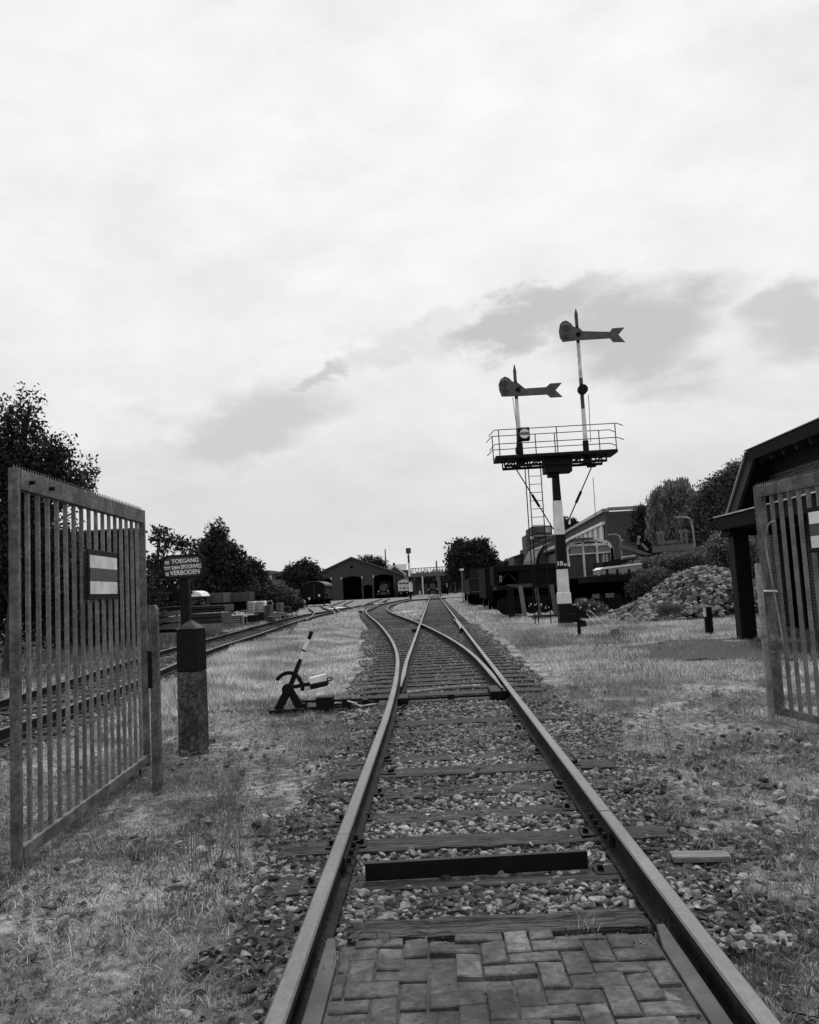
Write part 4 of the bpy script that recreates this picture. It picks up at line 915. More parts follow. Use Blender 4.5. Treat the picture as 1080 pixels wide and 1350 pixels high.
# taller weeds
for (px, py, hh, k, mt) in ((285,1135,.38,40,M_grassd),(268,1140,.30,30,M_grassd),(390,1115,.26,40,M_grassd),(520,1000,.0,0,M_grassd),(300,1165,.09,40,M_grass),(240,1200,.18,50,M_grassd),(760,920,.3,24,M_grassd),(800,990,.2,30,M_grass),(905,1110,.09,40,M_grass),(850,1030,.2,50,M_grass),(815,930,.25,60,M_grass),(180,1230,.16,60,M_grass),(100,1240,.16,60,M_grass),(330,1210,.09,40,M_grass),(1000,1180,.14,60,M_grass),(1050,1120,.09,40,M_grass)):
    if not k: continue
    q = gp(px, py); x = q.x+.09*rng.standard_normal(k); y = q.y+.09*rng.standard_normal(k)
    blades('tall_weeds', 'tall thin weeds standing beside the track', x, y, hh*(.4+.7*rng.random(k)), np.full(k, .0045), mt, lean=1.0)
# meadow left between tracks
def mead(x, y): return (x < np.minimum(-1.75, dC(y)-1.7))*(x > fC(y)+1.35)*np.clip((y-9.5)/3+fbm(x,y,.6)-.5, 0, 1)
x, y = scatter(170000, -6, -1.2, 9.5, 34, mead); 
tall = np.clip((-2.7-x)/1.2, .28, 1)*np.clip((y-10)/2, .3, 1); h = (.13+.22*fbm(x, y, .9))*tall*(.5+.7*rng.random(len(x))); blades('meadow_grass', 'tall pale dry meadow grass between the side track and the turnout', x, y, h, (.004+.00032*y)*(.7+.6*rng.random(len(x))), M_grassl, lean=.55)
x, y = scatter(40000, -7, -2.5, 34, 75, lambda x, y: (x < dC(y)-1.4)*(x > fC(y)+1.2)); blades('meadow_grass', 'distant pale grass between the tracks', x, y, .12+.15*rng.random(len(x)), .0006*y, M_grassl, lean=.5)
x, y = scatter(9000, -4, -.9, 40, 90, lambda x, y: (x > dC(y)+1.3)*1.0); blades('meadow_grass', 'pale grass island between curved and straight track', x, y, .12+.12*rng.random(len(x)), .0006*y, M_grassl, lean=.5)
# right-hand meadow
def rk(x, y): return (x > 1.5+.5*(fbm(x,y,.8)))*(~inpatch(x, y))*np.clip(.25+1.3*(fbm(x+2, y, .5)-.2), 0, 1)
x, y = scatter(230000, 1.3, 13, 12, 34, lambda x, y: rk(x, y)+.05*inpatch(x, y)); h = (.04+.16*fbm(x, y+3, .9)**1.5)*(.5+.8*rng.random(len(x))); lt = (fbm(x, y+40, .35)+.1*rng.standard_normal(len(x)) > .47) & ~inpatch(x, y)
blades('meadow_grass', 'pale grass in front of the signal and rubble heap', x[lt], y[lt], h[lt], (.0035+.0003*y[lt]), M_grassl, lean=1.3)
blades('meadow_grass', 'darker grass right of the turnout', x[~lt], y[~lt], h[~lt]*1.2, (.0035+.0003*y[~lt]), M_grass, lean=1.0)
x, y = scatter(60000, 1.5, 9, 34, 110, lambda x, y: (x < 3.2+.02*y)*1.0); blades('meadow_grass', 'pale grass strip between the straight track and the wagons', x, y, .08+.12*rng.random(len(x)), .0006*y, M_grassl, lean=.6)
# far side behind side track
x, y = scatter(50000, -22, -6, 5, 60, lambda x, y: (x < fC(y)-1.4)*1.0); blades('rough_grass', 'rough dark grass beyond the left side track', x, y, .12+.25*rng.random(len(x)), .004+.0005*y, M_grassd, lean=.5)

# ------------------------------------------------------------------ trees and shrubs
def leaves(centers, n_per, spread, size, material, name, parent, droop=0.0):
    m = len(centers); k = n_per; c = np.repeat(centers, k, 0)+rng.standard_normal((m*k, 3)).clip(-1.7, 1.7)*spread; c[:,2] -= droop*rng.random(m*k)**1.5
    N = m*k; a = rng.standard_normal((N, 3)); a /= np.linalg.norm(a, axis=1)[:,None]; b = np.cross(a, rng.standard_normal((N, 3))); b /= np.linalg.norm(b, axis=1)[:,None]
    s = size*(.5+rng.random(N))[:,None]; V = np.stack([c-a*s, c+b*s*.45, c+a*s, c-b*s*.45], 1).reshape(-1, 3)
    o = np.arange(N)*4; org = np.array(root_loc(parent)[:]) if parent else 0
    return mesh_np(name, V-org, np.stack([o, o+1, o+2, o+3], 1), material, parent)
def tree(name, label, base, blobs, Y, n_clump, per, leaf, material=None, cat='tree', spread=.28, trunk=True, dpx=None, group=None, shell=.55, twigs=True):
    """blobs: (px, py, rx, ry) in picture pixels at depth Y"""
    material = material or M_leaf; k = Y/FPX; bx_, by_ = base; bb = at(bx_, by_, Y); t = thing(name, label, cat, (bb.x, Y, max(0, 0)), group)
    C = []; tot = sum(b[2]*b[3] for b in blobs)
    if trunk:
        tb = MB(); top = max(blobs, key=lambda b: -b[1]); tp = at(top[0], top[1], Y); tb.tube((bb.x, Y, -.1), (bb.x*.5+tp.x*.5, Y, tp.z*.55), .016*tp.z+.05, .009*tp.z+.02, n=8); tb.tube((bb.x*.5+tp.x*.5, Y, tp.z*.55), tp, .009*tp.z+.02, .02, n=6)
    for (x, y, rx, ry) in blobs:
        c = np.array(at(x, y, Y)[:]); RX, RZ = rx*k, ry*k; n = max(6, int(n_clump*rx*ry/tot)); u = rng.standard_normal((n, 3)); u /= np.linalg.norm(u, axis=1)[:,None]; r = (shell+(1-shell)*rng.random(n))[:,None]*(.84+.28*rng.random((n,1)))
        P_ = c+u*r*np.array([RX, max(RX*.8, RZ*.3), RZ]); C.append(P_)
        if trunk and twigs:
            for q in P_[::max(1, n//9)]: tb.tube((bb.x*.6+c[0]*.4, Y, max(.5, (c[2]-RZ)*.8)), Vector(q.tolist()), .03+.01*RX, .008, n=5)
    C = np.concatenate(C)
    leaves(C, int(per*1.9), spread, leaf*.68, material, 'crown', t)
    if trunk: tb.build('trunk', M_bark, t)
    return t
T = tree
# big tree at left edge (spiky top), with the dark lower mass
T('deciduous_tree', 'big dark leafy tree behind the left gate, tallest one in the photo', (10,850), [(10,650,62,70),(40,595,17,48),(8,590,18,44),(38,535,5,22),(10,548,6,16),(28,560,6,16),(70,615,22,38),(90,640,20,30),(25,720,75,60),(102,642,12,14),(114,626,5,10),(75,598,9,14),(-50,640,60,110)], 19, 950, 26, .075, spread=.18)
T('shrub_mass', 'dark bushes in front of the wooden shed behind the left gate', (130,845), [(110,790,40,45),(160,800,35,32),(185,780,18,40),(75,780,30,60)], 26, 420, 24, .09, trunk=False, cat='shrub')
T('shrub_mass', 'dark undergrowth below the big tree behind the gate', (40,845), [(20,800,60,45),(80,800,50,40),(-40,800,60,60),(60,750,60,40)], 21, 420, 26, .09, trunk=False, cat='shrub')
T('deciduous_tree', 'thin open branched tree between gate and notice board', (206,800), [(207,745,14,22),(222,715,10,10),(210,705,6,8),(236,748,14,10),(205,775,16,28),(250,722,6,7),(228,775,30,25),(238,718,4,4)], 40, 150, 12, .17, spread=.2)
T('conifer_tree', 'broad pointed conifer behind the yard crates', (287,800), [(285,708,10,18),(283,728,22,18),(287,750,36,22),(290,775,44,24),(300,745,26,24),(265,745,16,20),(320,765,14,20)], 58, 620, 22, .2, spread=.32)
T('deciduous_tree', 'small dark tree right of the pointed conifer', (338,800), [(337,755,10,14),(338,775,16,18),(330,745,5,6)], 62, 160, 20, .18, spread=.25)
T('deciduous_tree', 'rounded dark tree left of the engine shed', (397,790), [(398,757,20,15),(384,764,14,14),(410,765,16,14),(396,775,26,14),(375,768,8,10)], 150, 420, 18, .42, spread=.6)
T('shrub_mass', 'grey green shrub in front of the far brick house', (362,790), [(362,778,14,10),(376,785,14,8),(430,783,0.1,0.1)], 110, 160, 18, .3, M_leafm, trunk=False, cat='shrub')
T('deciduous_tree', 'thin branched tree above the shed roof', (490,770), [(484,740,9,5),(498,742,8,6),(478,738,5,3),(505,748,6,5)], 200, 90, 10, .42, spread=.6)
T('deciduous_tree', 'dark dense tree above the passenger coaches near the footbridge', (622,785), [(612,735,20,18),(630,730,18,14),(640,742,12,14),(608,722,8,8),(625,752,28,22),(604,745,12,20),(633,718,4,5)], 120, 520, 20, .4, spread=.6)
T('deciduous_tree', 'small round tree top behind the factory roof beside the signal', (752,720), [(750,692,9,6),(756,694,6,4)], 150, 90, 16, .4, spread=.5)
T('deciduous_tree', 'dark tree left of the weeping willow', (850,740), [(853,700,14,22),(848,680,8,10),(860,720,16,18),(838,705,7,8)], 75, 300, 20, .22, spread=.35)
wt = T('willow_tree', 'pale hanging willow behind the steel loaded wagon', (885,740), [(888,655,26,18),(875,675,22,26),(905,670,14,26),(885,700,30,26),(898,640,10,6)], 66, 620, 30, .16, mat('willow_leaves', .10, .18, 2, .7, 0, island=.5, trans=.4), spread=.22)
wc_ = [o for o in wt.children if o.name.startswith('crown')][0]
wv = np.empty(len(wc_.data.vertices)*3, dtype=np.float32); wc_.data.vertices.foreach_get('co', wv); wv = wv.reshape(-1,4,3); cc = wv.mean(1, keepdims=True); dd = wv-cc; dd[...,2] *= 2.4; dd[...,:2] *= .6; wc_.data.vertices.foreach_set('co', (cc+dd).ravel())
T('deciduous_tree', 'large grey green tree between willow and brick building', (945,740), [(950,655,24,26),(965,635,14,14),(930,680,20,28),(940,710,30,30),(960,690,30,40),(915,700,16,24),(972,620,8,8)], 52, 900, 24, .17, mat('leaves_grey', .05,.10,2,.6,0,island=.5,trans=.35), spread=.3)
T('shrub_mass', 'grassy shrub on the bank behind the rubble heap', (925,745), [(930,737,26,12),(905,742,18,10),(950,735,22,14),(880,742,20,8)], 37, 380, 24, .09, M_leafm, trunk=False, cat='shrub', spread=.14)
T('shrub', 'round pale bush left of the rubble heap beside the tram', (853,770), [(852,768,20,13),(866,760,16,9),(838,778,10,8)], 36, 300, 26, .08, M_leafm, trunk=False, cat='shrub', spread=.12)
T('shrub', 'long low bush on top of the bank under the steel load', (880,745), [(860,747,30,8),(890,742,28,8)], 38, 240, 24, .09, M_leafm, trunk=False, cat='shrub', spread=.14)
T('shrub', 'leafy bush on the bank beside the veranda post', (968,755), [(962,722,24,20),(985,735,20,20),(945,730,12,12),(1000,760,20,25)], 33, 300, 24, .09, M_leafm, trunk=False, cat='shrub', spread=.16)
T('shrub', 'weeds with pale flower heads right of the signal foot', (775,815), [(772,800,14,9),(785,803,12,7),(760,806,8,5)], 33.5, 170, 24, .05, M_leafm, trunk=False, cat='shrub', spread=.09)
T('shrub', 'small bush growing at the front of the rubble heap', (882,810), [(878,804,12,6),(892,803,5,5)], 25.5, 90, 24, .03, M_leafm, trunk=False, cat='shrub', spread=.08)
T('shrub', 'dark green dock weeds standing in the left meadow', (378,825), [(372,823,11,4),(384,828,6,4)], 27, 40, 10, .03, M_leaf, trunk=False, cat='shrub', spread=.08)
# white flowers
fl = []
for (px, py) in ((756,798),(762,796),(768,793),(772,792),(778,797),(784,803),(790,799),(766,801),(706,797),(714,798),(700,798),(720,800),(752,804),(775,806)):
    p = at(px, py, 32.9); fl.append((p.x, p.y, p.z))
P_ = np.repeat(np.array(fl), 4, 0)+rng.standard_normal((len(fl)*4, 3))*.035
tag(stones('flower_heads', P_, np.full(len(P_), .028), M_white, loc=fl[0]), 'small white flower heads among the weeds by the signal foot', 'flowers', kind='stuff')

# ------------------------------------------------------------------ buildings far off
def bbox(name, t, x0, y0, x1, y1, Y, depth, material, bevel=0, front=0.0):
    X0, X1, Z0, Z1 = rect(x0, y0, x1, y1, Y); return MB().box((X0, Y+front, Z0), (X1, Y+depth, Z1)).build(name, material, t, bevel=bevel)
SHY = gp(470, 790).y
t = thing('engine_shed', 'wide dark gabled engine shed with four black door openings', 'shed', (at(465,790,SHY).x, SHY, 0))
def SP(x, y, dy=0): return at(x, y, SHY+dy)
zr0 = 0
prof = [Vector((p.x, SHY, max(p.z, -.1))) for p in (SP(410,791), SP(536,788), SP(533,760), SP(518,754), SP(463.5,736), SP(418,757.5), SP(409,765))]
prof[0].z = prof[1].z = -.1
MB().prism(prof, (0, 45, 0)).build('wall', M_shedf, t)
rf = MB()
for a, b_ in ((prof[4], prof[3]), (prof[3], prof[2]), (prof[4], prof[5]), (prof[5], prof[6])):
    rf.prism([a+Vector((0,-.5,.03)), b_+Vector((0,-.5,.03)), b_+Vector((0,-.5,.35)), a+Vector((0,-.5,.35))], (0, 46, 0))
rf.build('roof', mat('shed_roof', .05, .08, 1, .7, .1), t)
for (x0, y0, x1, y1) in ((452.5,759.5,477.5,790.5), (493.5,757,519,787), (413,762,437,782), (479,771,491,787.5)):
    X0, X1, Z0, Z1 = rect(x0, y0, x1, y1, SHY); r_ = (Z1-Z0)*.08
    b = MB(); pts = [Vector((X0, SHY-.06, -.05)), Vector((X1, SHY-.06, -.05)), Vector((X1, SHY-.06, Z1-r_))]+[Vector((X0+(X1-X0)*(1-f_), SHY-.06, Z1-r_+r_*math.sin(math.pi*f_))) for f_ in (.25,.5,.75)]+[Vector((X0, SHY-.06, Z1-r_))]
    b.prism(pts, (0,.05,0)); b.build('door', M_void, t)  # black sheet on the wall, painted for the unlit depth of the opening
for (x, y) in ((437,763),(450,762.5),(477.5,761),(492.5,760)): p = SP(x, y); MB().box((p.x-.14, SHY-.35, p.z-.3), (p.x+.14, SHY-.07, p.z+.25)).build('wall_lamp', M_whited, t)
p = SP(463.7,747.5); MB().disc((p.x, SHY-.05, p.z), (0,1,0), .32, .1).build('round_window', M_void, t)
for (x0, y0, x1, y1) in ((477,758,479,790),(519,756,521,786),(491,758,493,788)): 
    X0, X1, Z0, Z1 = rect(x0, y0, x1, y1, SHY); MB().box((X0, SHY-.12, -.05), (X1, SHY-.01, Z1)).build('door_jamb', M_dgrey, t)

def house(name, label, boxes, Y, depth, cat='building', roof=None):
    x0 = boxes[0][0]; p = at(x0, 790, Y); t = thing(name, label, cat, (p.x, Y, 0))
    return t
# brick house at left
HY = 150
t = thing('brick_house', 'plain dark brick block with one arched window left of the rounded tree', 'house', (at(360,790,HY).x, HY, 0))
bbox('wall', t, 352, 756, 374, 800, HY, 12, mat('far_brick', .055,.07,2,.9,.1)); bbox('stair_wall', t, 345, 752, 355, 800, HY+.3, 12, mat('far_brick', .055,.07,2,.9,.1))
bbox('window', t, 355.3, 758.5, 358.3, 764.5, HY-.1, .05, M_whited); bbox('pane', t.children[-1], 356, 759.2, 357.6, 764, HY-.16, .02, M_glass) if False else None
bbox('roof_edge', t, 351.5, 755, 374.5, 756.6, HY-.3, 12.6, M_grey)
# station house behind the shed
HY2 = 235
t = thing('station_house', 'gabled station house with pale bargeboards behind the railcar', 'house', (at(520,780,HY2).x, HY2, 0))
bbox('wall', t, 508, 752, 542, 785, HY2+1, 14, M_shedf)
pp = [at(x, y, HY2) for x, y in ((509,757),(520,746),(535,758),(535,775),(509,775))]; MB().prism(pp, (0,3,0)).build('gable', mat('far_brick', .055,.07,2,.9,.1), t)
X0, X1, Z0, Z1 = rect(508, 745, 536, 757, HY2+6); MB().prism([(X0, HY2+3.2, Z0), (X1, HY2+3.2, Z0), (X1, HY2+9, Z1), (X0, HY2+9, Z1)], (0,.5,.3)).build('roof', mat('slate_roof', .045,.06,2,.6,.1), t)
b = MB().bar(at(508,757,HY2-.3), at(520,745.5,HY2-.3), .45, .3, up=(0,1,0)); b.bar(at(520,745.5,HY2-.3), at(536,758,HY2-.3), .45, .3, up=(0,1,0)); b.build('bargeboard', M_whited, t)
bbox('chimney', t, 518, 742, 521, 747, HY2+7, 1, M_dgrey)
# tall thin chimney / mast
for (x, y0, y1, Y, lab) in ((507.8,724,752,240,'thin tall lattice mast above the station house roof'), (575.3,739,756,200,'thin post rising above the footbridge')):
    a, b_ = at(x, y1, Y), at(x, y0, Y); tag(MB().tube((b_.x, Y, -.1), b_, .4, .16, n=8).build('mast', M_grey, loc=(b_.x, Y, 0)), lab, 'mast')
# small signal with square head
t = thing('signal_post', 'black and white signal post with a square dark head beside the railcar', 'railway signal', gp(540, 790))
sy = gp(540, 790).y; a = at(540, 789, sy); b_ = at(538.5, 732, sy)
zs = lambda y: at(539, y, sy).z
for (ya, yb, mm) in ((792,780,M_black),(780,768,M_white),(768,760,M_black),(760,742,M_white),(742,732,M_dgrey)): MB().box((b_.x-.16+.002*ya*0, sy, zs(ya)), (b_.x+.16, sy+.2, zs(yb))).build('post_section', mm, t)
X0, X1, Z0, Z1 = rect(535.2, 722.5, 541.8, 729.8, sy); MB().box((X0, sy-.15, Z0), (X1, sy+.2, Z1)).build('signal_head', M_dgrey, t); 
MB().box((b_.x-.1, sy+.02, zs(732)), (b_.x+.1, sy+.16, Z0)).build('post_section', M_dgrey, t)
# footbridge
FY = 205
t = thing('footbridge', 'long pale railed footbridge crossing behind the far locomotives', 'footbridge', (at(570,780,FY).x, FY, 0))
za, zb_ = at(570,754.5,FY).z, at(570,748.5,FY).z; xa, xb2 = at(540,750,FY).x, at(604,748,FY).x
MB().box((xa, FY, za-.9), (xb2, FY+3, za)).build('deck', M_grey, t)
for dy in (0, 3):
    b = MB().box((xa, FY+dy, zb_), (xb2, FY+dy+.12, zb_+.18)); n_ = 17
    for i in range(n_): xx = xa+(xb2-xa)*i/(n_-1); b.box((xx-.07, FY+dy, za), (xx+.07, FY+dy+.1, zb_))
    for i in range(n_-1): xx = xa+(xb2-xa)*i/(n_-1); xx2 = xa+(xb2-xa)*(i+1)/(n_-1); b.bar((xx, FY+dy+.05, za), (xx2, FY+dy+.05, zb_), .08)
    b.build('railing', M_whited, t)
b = MB()
for (x1_, y1_, x2_, y2_) in ((596,757,603,748),(602,757,607,750),(594,757,607,757),(588,754,596,748)): b.bar(at(x1_,y1_,FY-2), at(x2_,y2_,FY-2), .35, .3)
b.build('stair', M_grey, t)
for x in (545, 572, 600): X0, X1, Z0, Z1 = rect(x-1, 755, x+1, 784, FY+1); MB().box((X0, FY+1, -.1), (X1, FY+1.8, za-.9)).build('pier', M_dgrey, t)
# building under/behind bridge
HY3 = 240
t = thing('station_building', 'low dark building wall beneath the footbridge', 'building', (at(580,780,HY3).x, HY3, 0))
bbox('wall', t, 542, 757, 612, 786, HY3, 10, M_shedf); 
for x in (548, 553, 559): bbox('window', t, x-1.5, 760, x+1.5, 765, HY3-.2, .1, M_signgrey)
T('deciduous_tree', 'dark hedge like trees behind the footbridge', (580,785), [(560,762,14,6),(575,760,14,6),(592,762,12,7),(602,768,8,12)], 225, 180, 14, .5, spread=.6, trunk=False)

# factory on the right
M_fac = mat('factory_brick', .042,.052,3,.9,.1); M_facl = mat('factory_brick_pale', .055,.068,3,.9,.1)
FYN, FYF = 85.0, 190.0
t = thing('factory_building', 'large brick factory with a long band of white framed windows', 'factory', (at(797,740,FYN).x, FYN, 0))
c_t, c_b = at(798,675,FYN), at(800,790,FYN)
# long side recedes along the track direction
xF = c_t.x; zTop = c_t.z
rz_far = at(752,697,150)
def onside(px, py):    # point where the pixel meets the side wall plane through the corner
    return None
side_far = at(700,741,FYF); 
sx1 = at(700,735,FYF).x
b = MB().prism([(xF, FYN, -.1), (xF+22, FYN-1.5, -.1), (xF+22, FYN+40, -.1), (sx1, FYF, -.1)], (0,0,zTop+.1)); b.build('wall', M_fac, t)
def sp(f, z): return Vector((xF+(sx1-xF)*f, FYN+(FYF-FYN)*f, z))
sdir = (sp(1,0)-sp(0,0)).normalized(); sn = Vector((sdir.y, -sdir.x, 0)); sn = sn if sn.x < 0 else -sn
wz1 = at(798,691,FYN).z; wz0 = at(800,712,FYN).z
def sidebox(f0, f1, z0, z1, o0, o1, name, m_): 
    a, b_ = sp(f0,0)+sn*o0, sp(f1,0)+sn*o0; return MB().prism([a+Vector((0,0,z0)), b_+Vector((0,0,z0)), b_+Vector((0,0,z1)), a+Vector((0,0,z1))], sn*(o1-o0)).build(name, m_, t)
sidebox(.015, .96, wz0, wz1, .02, .10, 'window_band', M_glassl)
sidebox(.005, .97, wz1+.01, wz1+.3, .02, .35, 'lintel', M_white); sidebox(.005, .97, wz0-.25, wz0-.01, .02, .3, 'sill', M_whited); sidebox(-.001, 1.0, zTop+.0, zTop+.35, -.4, .3, 'parapet', M_signgrey)
for i in range(26): f_ = .012+i*.037; sidebox(f_, f_+.004, wz0, wz1, .11, .3, 'mullion', M_white)
sidebox(.27, .285, wz1+2.2, wz1+3.2, .02, .12, 'vent', M_white)
MB().box((xF-.1, FYN-1.9, zTop), (xF+22, FYN-1.2, zTop+.3)).build('parapet', M_signgrey, t)
t = thing('factory_block', 'small block with dark and pale windows rising above the low factory end', 'building', (at(715,750,140).x, 140, 0))
bbox('wall', t, 705, 693, 731, 790, 140, 10, M_fac); bbox('window', t, 708, 694.5, 718, 702, 139.85, .1, M_glass); bbox('window', t, 719, 694.5, 726, 702, 139.85, .1, M_glassl); bbox('band', t, 704, 705, 731, 707, 139.6, .3, M_signgrey)
t = thing('factory_block', 'low flat roofed annexe with a pale window strip left of the signal', 'building', (at(700,750,120).x, 120, 0))
pA2 = [(697,716),(735,703),(735,790),(697,790)]
MB().prism([at(695,722,120), at(733,704,120), at(733,800,120), at(695,800,120)], (0,10,0)).build('wall', M_fac, t); MB().prism([at(697,733,119.8), at(733,722,119.8), at(733,730,119.8), at(697,742,119.8)], (0,.15,0)).build('window_strip', M_signgrey, t)
t = thing('flat_roof_block', 'grey flat roofed block with a slab roof above the dark wagons', 'building', (at(687,760,125).x, 125, 0))
bbox('wall', t, 679, 733, 696, 790, 125, 8, M_facl); MB().prism([at(676.5,733.5,124.5), at(690,729,124.5), at(697,728,124.5), at(697,730,124.5), at(690,731,124.5), at(678,735,124.5)], (0,9,0)).build('roof', M_dgrey, t)
bbox('window', t, 681, 736, 694, 741, 124.85, .1, M_glass)
T('deciduous_tree', 'low far tree tops left of the flat roofed block', (667,750), [(662,746,10,3),(672,744,5,4)], 190, 60, 12, .5, spread=.5, trunk=False)
bl = thing('flat_roof_block', 'small upper storey behind the signal ladder with one white framed window', 'building', (at(690,700,135).x, 135, 0))
bbox('wall', bl, 696, 705, 706, 790, 134, 6, M_facl); bbox('window', bl, 698, 707, 704, 711, 133.9, .08, M_whited)

# ------------------------------------------------------------------ rolling stock
def wheelset(t, xs, y0, y1, r, m=M_blacki):
    for x in xs:
        for y in (y0, y1): MB().disc((x, y, r+.0), (1,0,0), r, .12, n=20).build('wheel', m, t)
def van(name, label, cat, x0, y0, x1, y1, Y, L, body, roofm, roofh=.25, windows=(), under=.6, group=None, arched=True, lamps=(), wfront=True):
    X0, X1, Z0, Z1 = rect(x0, y0, x1, y1, Y); t = thing(name, label, cat, ((X0+X1)/2, Y, 0), group); H = Z1-Z0; Z0 = 0.0; k = Z1
    zu = min(1.15, .27*Z1)
    if arched:
        rz_ = roofh; n_ = 10; pts = [Vector((X0, Y, zu)), Vector((X1, Y, zu)), Vector((X1, Y, Z1-rz_))]+[Vector(((X0+X1)/2+(X1-X0)/2*math.cos(math.pi*i/n_), Y, Z1-rz_+rz_*math.sin(math.pi*i/n_))) for i in range(1, n_)]+[Vector((X0, Y, Z1-rz_))]
        MB().prism(pts, (0, L, 0)).build('body', body, t, bevel=.02)
        b = MB(); ro = [Vector(((X0+X1)/2+((X1-X0)/2+.08)*math.cos(math.pi*i/n_), Y-.1, Z1-rz_+.02+(rz_+.05)*math.sin(math.pi*i/n_))) for i in range(0, n_+1)]; ri = [Vector((p.x, p.y, p.z-.07)) for p in reversed(ro)]
        b.prism(ro+ri, (0, L+.2, 0)); b.build('roof', roofm, t)
    else:
        MB().box((X0, Y, zu), (X1, Y+L, Z1)).build('body', body, t, bevel=.03)
    MB().box((X0+.2, Y+.3, .2), (X1-.2, Y+L-.3, zu-.002)).build('underframe_shade', M_void, t)  # near-black block filling the space below the body, shade put into colour
    wheelset(t, (X0+.25, X1-.25), Y+.9, Y+L-.9, min(.45, (zu)*.5))
    for s in (.25, .75): MB().tube((X0+(X1-X0)*s, Y-.5, zu-.12), (X0+(X1-X0)*s, Y+.1, zu-.12), .12, .07, n=10).build('buffer', M_blacki, t)
    for (wx0, wy0, wx1, wy1, mm) in windows:
        A0, A1, C0, C1 = rect(wx0, wy0, wx1, wy1, Y); MB().box((A0, Y-.05, C0), (A1, Y-.003, C1)).build('window', mm, t)
    for (lx, ly) in lamps: p = at(lx, ly, Y); MB().box((p.x-.12, Y-.2, p.z-.15), (p.x+.12, Y-.01, p.z+.15)).build('lamp', M_whited, t)
    return t
vy = 108.0
van('goods_van', 'dark round roofed goods van in front of the left shed door', 'goods van', 400.5, 767, 428, 796, vy, 8, M_shed, M_dgrey, roofh=.55, windows=((414,771,414.6,790,M_dgrey),), lamps=((421,785),(408,789)))
# a second van end inside the door and grey items beside the shed
ry = SHY-10
rc = van('railcar', 'white fronted railcar standing right of the shed', 'railcar', 525, 763.5, 541.5, 786, ry, 18, M_whited, M_dgrey, roofh=.8, windows=((526.5,768.2,530,770.2,M_glass),(531,768,534.5,770,M_glass),(535.5,767.8,539.5,769.8,M_glass),(527,774.5,529,776,M_dgrey),(531,774.5,535,776,M_dgrey),(537,774.3,539.5,776,M_dgrey),(525.5,779,540.5,781.5,M_black)), lamps=((529,782),(537,781.5)))
van('passenger_coach', 'dark coach standing just right of the white railcar', 'coach', 538, 762, 546, 784, SHY+25, 14, M_shed, M_dgrey, roofh=.6)
def loco(label, x0, y0, x1, y1, Y):
    X0, X1, Z0, Z1 = rect(x0, y0, x1, y1, Y); t = thing('steam_locomotive', label, 'locomotive', ((X0+X1)/2, Y, 0)); xc = (X0+X1)/2; W_ = X1-X0; H = Z1
    MB().tube((xc, Y, H*.60), (xc, Y+6, H*.60), W_*.30, n=20).build('boiler', M_blacki, t); MB().disc((xc, Y-.06, H*.60), (0,1,0), W_*.27, .1).build('smokebox_door', M_dgrey, t)
    MB().tube((xc, Y+.8, H*.8), (xc, Y+.8, H*1.0), W_*.09, W_*.12, n=14).build('chimney', M_blacki, t); MB().box((X0+.1, Y+6, H*.3), (X1-.1, Y+9, H*.95)).build('cab', M_shed, t, bevel=.06)
    MB().box((X0, Y-.3, H*.2), (X1, Y+.1, H*.33)).build('buffer_beam', M_dgrey, t); MB().box((X0+.1, Y, H*.33), (X1-.1, Y+6, H*.37)).build('running_board', M_blacki, t)
    for s in (-1, 1):
        MB().tube((xc+s*W_*.32, Y-.8, H*.26), (xc+s*W_*.32, Y-.3, H*.26), .25, .12, n=12).build('buffer', M_blacki, t); MB().disc((xc+s*W_*.36, Y-.36, H*.42), (0,1,0), .14, .1).build('lamp', M_whited, t); MB().box((xc+s*W_*.36-.25, Y+.5, H*.1), (xc+s*W_*.36+.25, Y+2.4, H*.32)).build('cylinder_block', M_blacki, t)
    for y in (1.6, 3.2, 4.8, 7): 
        for s in (-1, 1): MB().disc((xc+s*.75, Y+y, .65), (1,0,0), .5, .12, n=18).build('wheel', M_blacki, t)
    return t
fy = gp(572, 782.5).y
loco('black steam locomotive facing the camera at the end of the straight track', 563, 764.5, 578, 783, 170)
van('passenger_coach', 'small dark coach end with a lit white lamp right of the far locomotive', 'coach', 582, 765, 592, 780, 180, 12, M_shed, M_dgrey, roofh=.6, windows=((584,768,586,771,M_glass),(587,768,589.5,771,M_glass)), lamps=((589.5,770),(589.5,773)))
loco('dark steam locomotive half inside the right shed door', 497, 766, 514, 788, SHY-9)
for (x, y0, y1, lab) in ((557.5,760,782,'white marker post left of the far locomotive'), (580,760,780,'grey lineside post right of the far locomotive'), (553.5,779,784,'small white distance post at the end of the grass island')):
    Y = gp(x, y1+1).y if y1 > 781 else 165; X0, X1, Z0, Z1 = rect(x-1, y0, x+1, y1, 150); tag(MB().box((X0, 150, 0), (X1, 150.2, Z1)).build('lineside_post', M_whited if 'white' in lab else M_grey, loc=((X0+X1)/2, 150, 0)), lab, 'post')
t = thing('level_crossing_boards', 'dark timber boards laid across the far end of the straight track', 'boards', (0, 112, 0)); MB().box((-3.2, 110, .0), (-.85, 111.5, .17)).build('board', M_timber, t); MB().box((-.66, 110, .0), (.66, 111.5, .16)).build('board', M_timber, t); MB().box((.85, 110, .0), (6, 111.5, .17)).build('board', M_timber, t)

